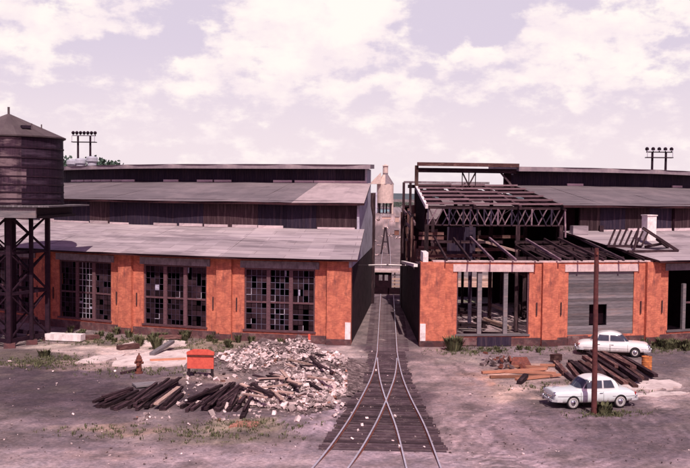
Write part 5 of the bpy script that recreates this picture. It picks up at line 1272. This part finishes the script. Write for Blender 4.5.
PF = dict(PN, stations=ST2, axles=(1.42, -1.45), arch=.37, ww=False, cuts=(1.42,), belt=.97, doors=((-.30, .90), (-1.25, -.34)),
    cabin=[(.94, -1.68, 1.13, .86), (1.08, -1.65, 1.03, .84), (1.27, -1.54, .88, .81), (1.45, -1.35, .70, .77), (1.59, -1.1, .48, .69), (1.68, -.85, .24, .58), (1.73, -.5, -.05, .36)],
    sidewin=((-1.22, -1.06, -.40, -.40), (-.30, -.30, .72, .52)), trim=((2.2, -2.2, .62, .62),))
CF = (G(583.5, 357)+G(650.5, 357.5))/2
car('parked_car', 'cream white sedan parked in front of the boarded door, bonnet away from the tracks', (CF.x, CF.y+1.1, 0), R(-9), M['carwhite'], PF)

# ------------------------------------------------------------------ light and sky
EL, AZ = R(52), R(12)
sd = Vector((math.sin(AZ)*math.cos(EL), -math.cos(AZ)*math.cos(EL), math.sin(EL)))
sl = bpy.data.lights.new('sun', 'SUN'); sl.energy = 4.6; sl.angle = R(.53); sl.color = (1.0, .90, .84)
so = bpy.data.objects.new('sun', sl); COL.objects.link(so); so.rotation_euler = sd.to_track_quat('Z', 'Y').to_euler(); so.location = (0, -20, 60)

W = bpy.data.worlds.new('World'); S.world = W; W.use_nodes = True; nt = W.node_tree; L = nt.links
bg = nt.nodes['Background']; bg.inputs['Strength'].default_value = .1
sky = nd(nt, 'ShaderNodeTexSky', sky_type='NISHITA'); sky.sun_disc = False; sky.sun_elevation = EL; sky.sun_rotation = math.pi-AZ
sky.air_density = 1.0; sky.dust_density = 2.0; sky.ozone_density = 1.0
tint = nd(nt, 'ShaderNodeMix', data_type='RGBA', blend_type='MULTIPLY'); tint.inputs['Factor'].default_value = 1; tint.inputs['B'].default_value = (1.15, .62, .85, 1)
L.new(sky.outputs[0], tint.inputs['A'])
tc = nd(nt, 'ShaderNodeTexCoord'); sp = nd(nt, 'ShaderNodeSeparateXYZ'); L.new(tc.outputs['Generated'], sp.inputs[0])
def mth(op, a, b=None, c=None):
    n = nd(nt, 'ShaderNodeMath', operation=op)
    for i, v in enumerate((a, b, c)):
        if v is None: continue
        if isinstance(v, (int, float)): n.inputs[i].default_value = v
        else: L.new(v, n.inputs[i])
    return n.outputs[0]
az = mth('ARCTAN2', sp.outputs['X'], sp.outputs['Y']); el = mth('ARCSINE', sp.outputs['Z'])
cv = nd(nt, 'ShaderNodeCombineXYZ'); L.new(az, cv.inputs[0]); L.new(el, cv.inputs[1])
def aep(px, py):
    r = ray(px, py); return math.atan2(r.x, r.y), math.atan2(r.z, math.hypot(r.x, r.y))
def fbm(scale, loc=(0, 0, 0), st=(1, 1, 1), det=9, ro=.58):
    mp = nd(nt, 'ShaderNodeMapping'); mp.inputs['Scale'].default_value = st; mp.inputs['Location'].default_value = loc; L.new(cv.outputs[0], mp.inputs[0])
    n = nd(nt, 'ShaderNodeTexNoise'); n.inputs['Scale'].default_value = scale; n.inputs['Detail'].default_value = det; n.inputs['Roughness'].default_value = ro; L.new(mp.outputs[0], n.inputs['Vector']); return n.outputs['Fac']
# cumulus masses (+) and lavender gaps (-), where they hang in the sky
BL = [(75, 22, 75, 24, .30), (15, 52, 60, 22, .26), (300, 22, 120, 40, .36), (225, 62, 120, 26, .30), (335, 35, 60, 45, .2), (455, 55, 48, 18, .34), (385, 82, 60, 24, .30), (370, 20, 45, 30, .22), (600, 26, 115, 30, .34), (570, 62, 100, 24, .28), (650, 85, 70, 26, .18), (530, 85, 70, 18, .2), (300, 88, 110, 18, .14),
      (130, 52, 60, 24, -.30), (195, 25, 40, 30, -.26), (470, 18, 85, 30, -.36), (425, 45, 32, 26, -.22), (40, 92, 60, 14, -.16), (510, 60, 22, 20, -.2), (680, 48, 30, 10, -.2), (150, 100, 100, 12, -.1), (610, 105, 90, 10, -.10)]
fld = mth('ADD', fbm(11, st=(1, 1.7, 1)), -.5); fld = mth('MULTIPLY', fld, .8)
fin = mth('ADD', fbm(24, (3, 1, 0), (1, 1.8, 1), 10, .6), -.5); fld = mth('MULTIPLY_ADD', fin, 1.55, fld)
top = None
wv = nd(nt, 'ShaderNodeTexNoise'); wv.inputs['Scale'].default_value = 22; wv.inputs['Detail'].default_value = 6; L.new(cv.outputs[0], wv.inputs['Vector'])
wsub = nd(nt, 'ShaderNodeVectorMath', operation='SUBTRACT'); L.new(wv.outputs['Color'], wsub.inputs[0]); wsub.inputs[1].default_value = (.5, .5, .5)
wsc = nd(nt, 'ShaderNodeVectorMath', operation='SCALE'); L.new(wsub.outputs[0], wsc.inputs[0]); wsc.inputs['Scale'].default_value = .075
wad = nd(nt, 'ShaderNodeVectorMath', operation='ADD'); L.new(cv.outputs[0], wad.inputs[0]); L.new(wsc.outputs[0], wad.inputs[1])
for (px, py, rx, ry, s) in BL:
    a, e_ = aep(px, py)
    v1 = nd(nt, 'ShaderNodeVectorMath', operation='SUBTRACT'); L.new(wad.outputs[0], v1.inputs[0]); v1.inputs[1].default_value = (a, e_, 0)
    v2 = nd(nt, 'ShaderNodeVectorMath', operation='MULTIPLY'); L.new(v1.outputs[0], v2.inputs[0]); v2.inputs[1].default_value = (F/rx, F/ry, 0)
    ln = nd(nt, 'ShaderNodeVectorMath', operation='LENGTH'); L.new(v2.outputs[0], ln.inputs[0])
    mr = nd(nt, 'ShaderNodeMapRange', interpolation_type='SMOOTHSTEP'); L.new(ln.outputs['Value'], mr.inputs['Value'])
    mr.inputs['From Min'].default_value = .25; mr.inputs['From Max'].default_value = 1.15; mr.inputs['To Min'].default_value = s; mr.inputs['To Max'].default_value = 0
    fld = mth('ADD', fld, mr.outputs[0])
    if s > 0:
        sy = nd(nt, 'ShaderNodeSeparateXYZ'); L.new(v2.outputs[0], sy.inputs[0]); q = mth('MULTIPLY', mr.outputs[0], sy.outputs['Y']); top = q if top is None else mth('ADD', top, q)
mask = nd(nt, 'ShaderNodeMapRange', interpolation_type='SMOOTHSTEP'); L.new(fld, mask.inputs['Value']); mask.inputs['From Min'].default_value = -.08; mask.inputs['From Max'].default_value = .26
# low haze band: near the horizon everything is milky; clouds thin out overhead
hz = nd(nt, 'ShaderNodeMapRange', interpolation_type='SMOOTHSTEP'); L.new(el, hz.inputs['Value']); hz.inputs['From Min'].default_value = .0; hz.inputs['From Max'].default_value = .17; hz.inputs['To Min'].default_value = .93; hz.inputs['To Max'].default_value = .8
hi = nd(nt, 'ShaderNodeMapRange', interpolation_type='SMOOTHSTEP'); L.new(el, hi.inputs['Value']); hi.inputs['From Min'].default_value = .21; hi.inputs['From Max'].default_value = .42; hi.inputs['To Min'].default_value = 1; hi.inputs['To Max'].default_value = 0
# unseen sky behind the camera is kept dark to cut the fill light
caz = nd(nt, 'ShaderNodeMapRange', interpolation_type='SMOOTHSTEP'); L.new(mth('COSINE', az), caz.inputs['Value']); caz.inputs['From Min'].default_value = -.1; caz.inputs['From Max'].default_value = .55
class _O: pass
hq = _O(); hq.outputs = [mth('MULTIPLY', hi.outputs[0], caz.outputs[0])]; hi = hq
base = nd(nt, 'ShaderNodeMix', data_type='RGBA'); L.new(mth('MULTIPLY', hz.outputs[0], hi.outputs[0]), base.inputs['Factor']); L.new(tint.outputs['Result'], base.inputs['A']); lo_ = nd(nt, 'ShaderNodeMapRange', interpolation_type='SMOOTHSTEP'); L.new(el, lo_.inputs['Value']); lo_.inputs['From Min'].default_value = .03; lo_.inputs['From Max'].default_value = .17
bc = nd(nt, 'ShaderNodeMix', data_type='RGBA'); bc.inputs['A'].default_value = (8.9, 7.75, 8.2, 1); bc.inputs['B'].default_value = (7.7, 6.85, 7.85, 1); L.new(lo_.outputs[0], bc.inputs['Factor']); L.new(bc.outputs['Result'], base.inputs['B'])
shade = fbm(16, (7, 2, 0), (1, 1.6, 1))
ccol = nd(nt, 'ShaderNodeMix', data_type='RGBA'); ccol.inputs['A'].default_value = (9.1, 7.9, 8.2, 1); ccol.inputs['B'].default_value = (10.0, 9.1, 8.6, 1)
cm_ = nd(nt, 'ShaderNodeMapRange', interpolation_type='SMOOTHSTEP'); L.new(mth('ADD', mth('MULTIPLY_ADD', fld, .5, mth('MULTIPLY', top, .55)), shade), cm_.inputs['Value']); cm_.inputs['From Min'].default_value = .45; cm_.inputs['From Max'].default_value = .85; L.new(cm_.outputs[0], ccol.inputs['Factor'])
fin_ = nd(nt, 'ShaderNodeMix', data_type='RGBA'); L.new(mth('MULTIPLY', mask.outputs[0], hi.outputs[0]), fin_.inputs['Factor']); L.new(base.outputs['Result'], fin_.inputs['A']); L.new(ccol.outputs['Result'], fin_.inputs['B'])
L.new(fin_.outputs['Result'], bg.inputs['Color'])

S.view_settings.view_transform = 'Standard'; S.view_settings.look = 'None'; S.view_settings.gamma = 1; S.view_settings.use_curve_mapping = False
S.view_settings.exposure = .1
S.cycles.max_bounces = 6
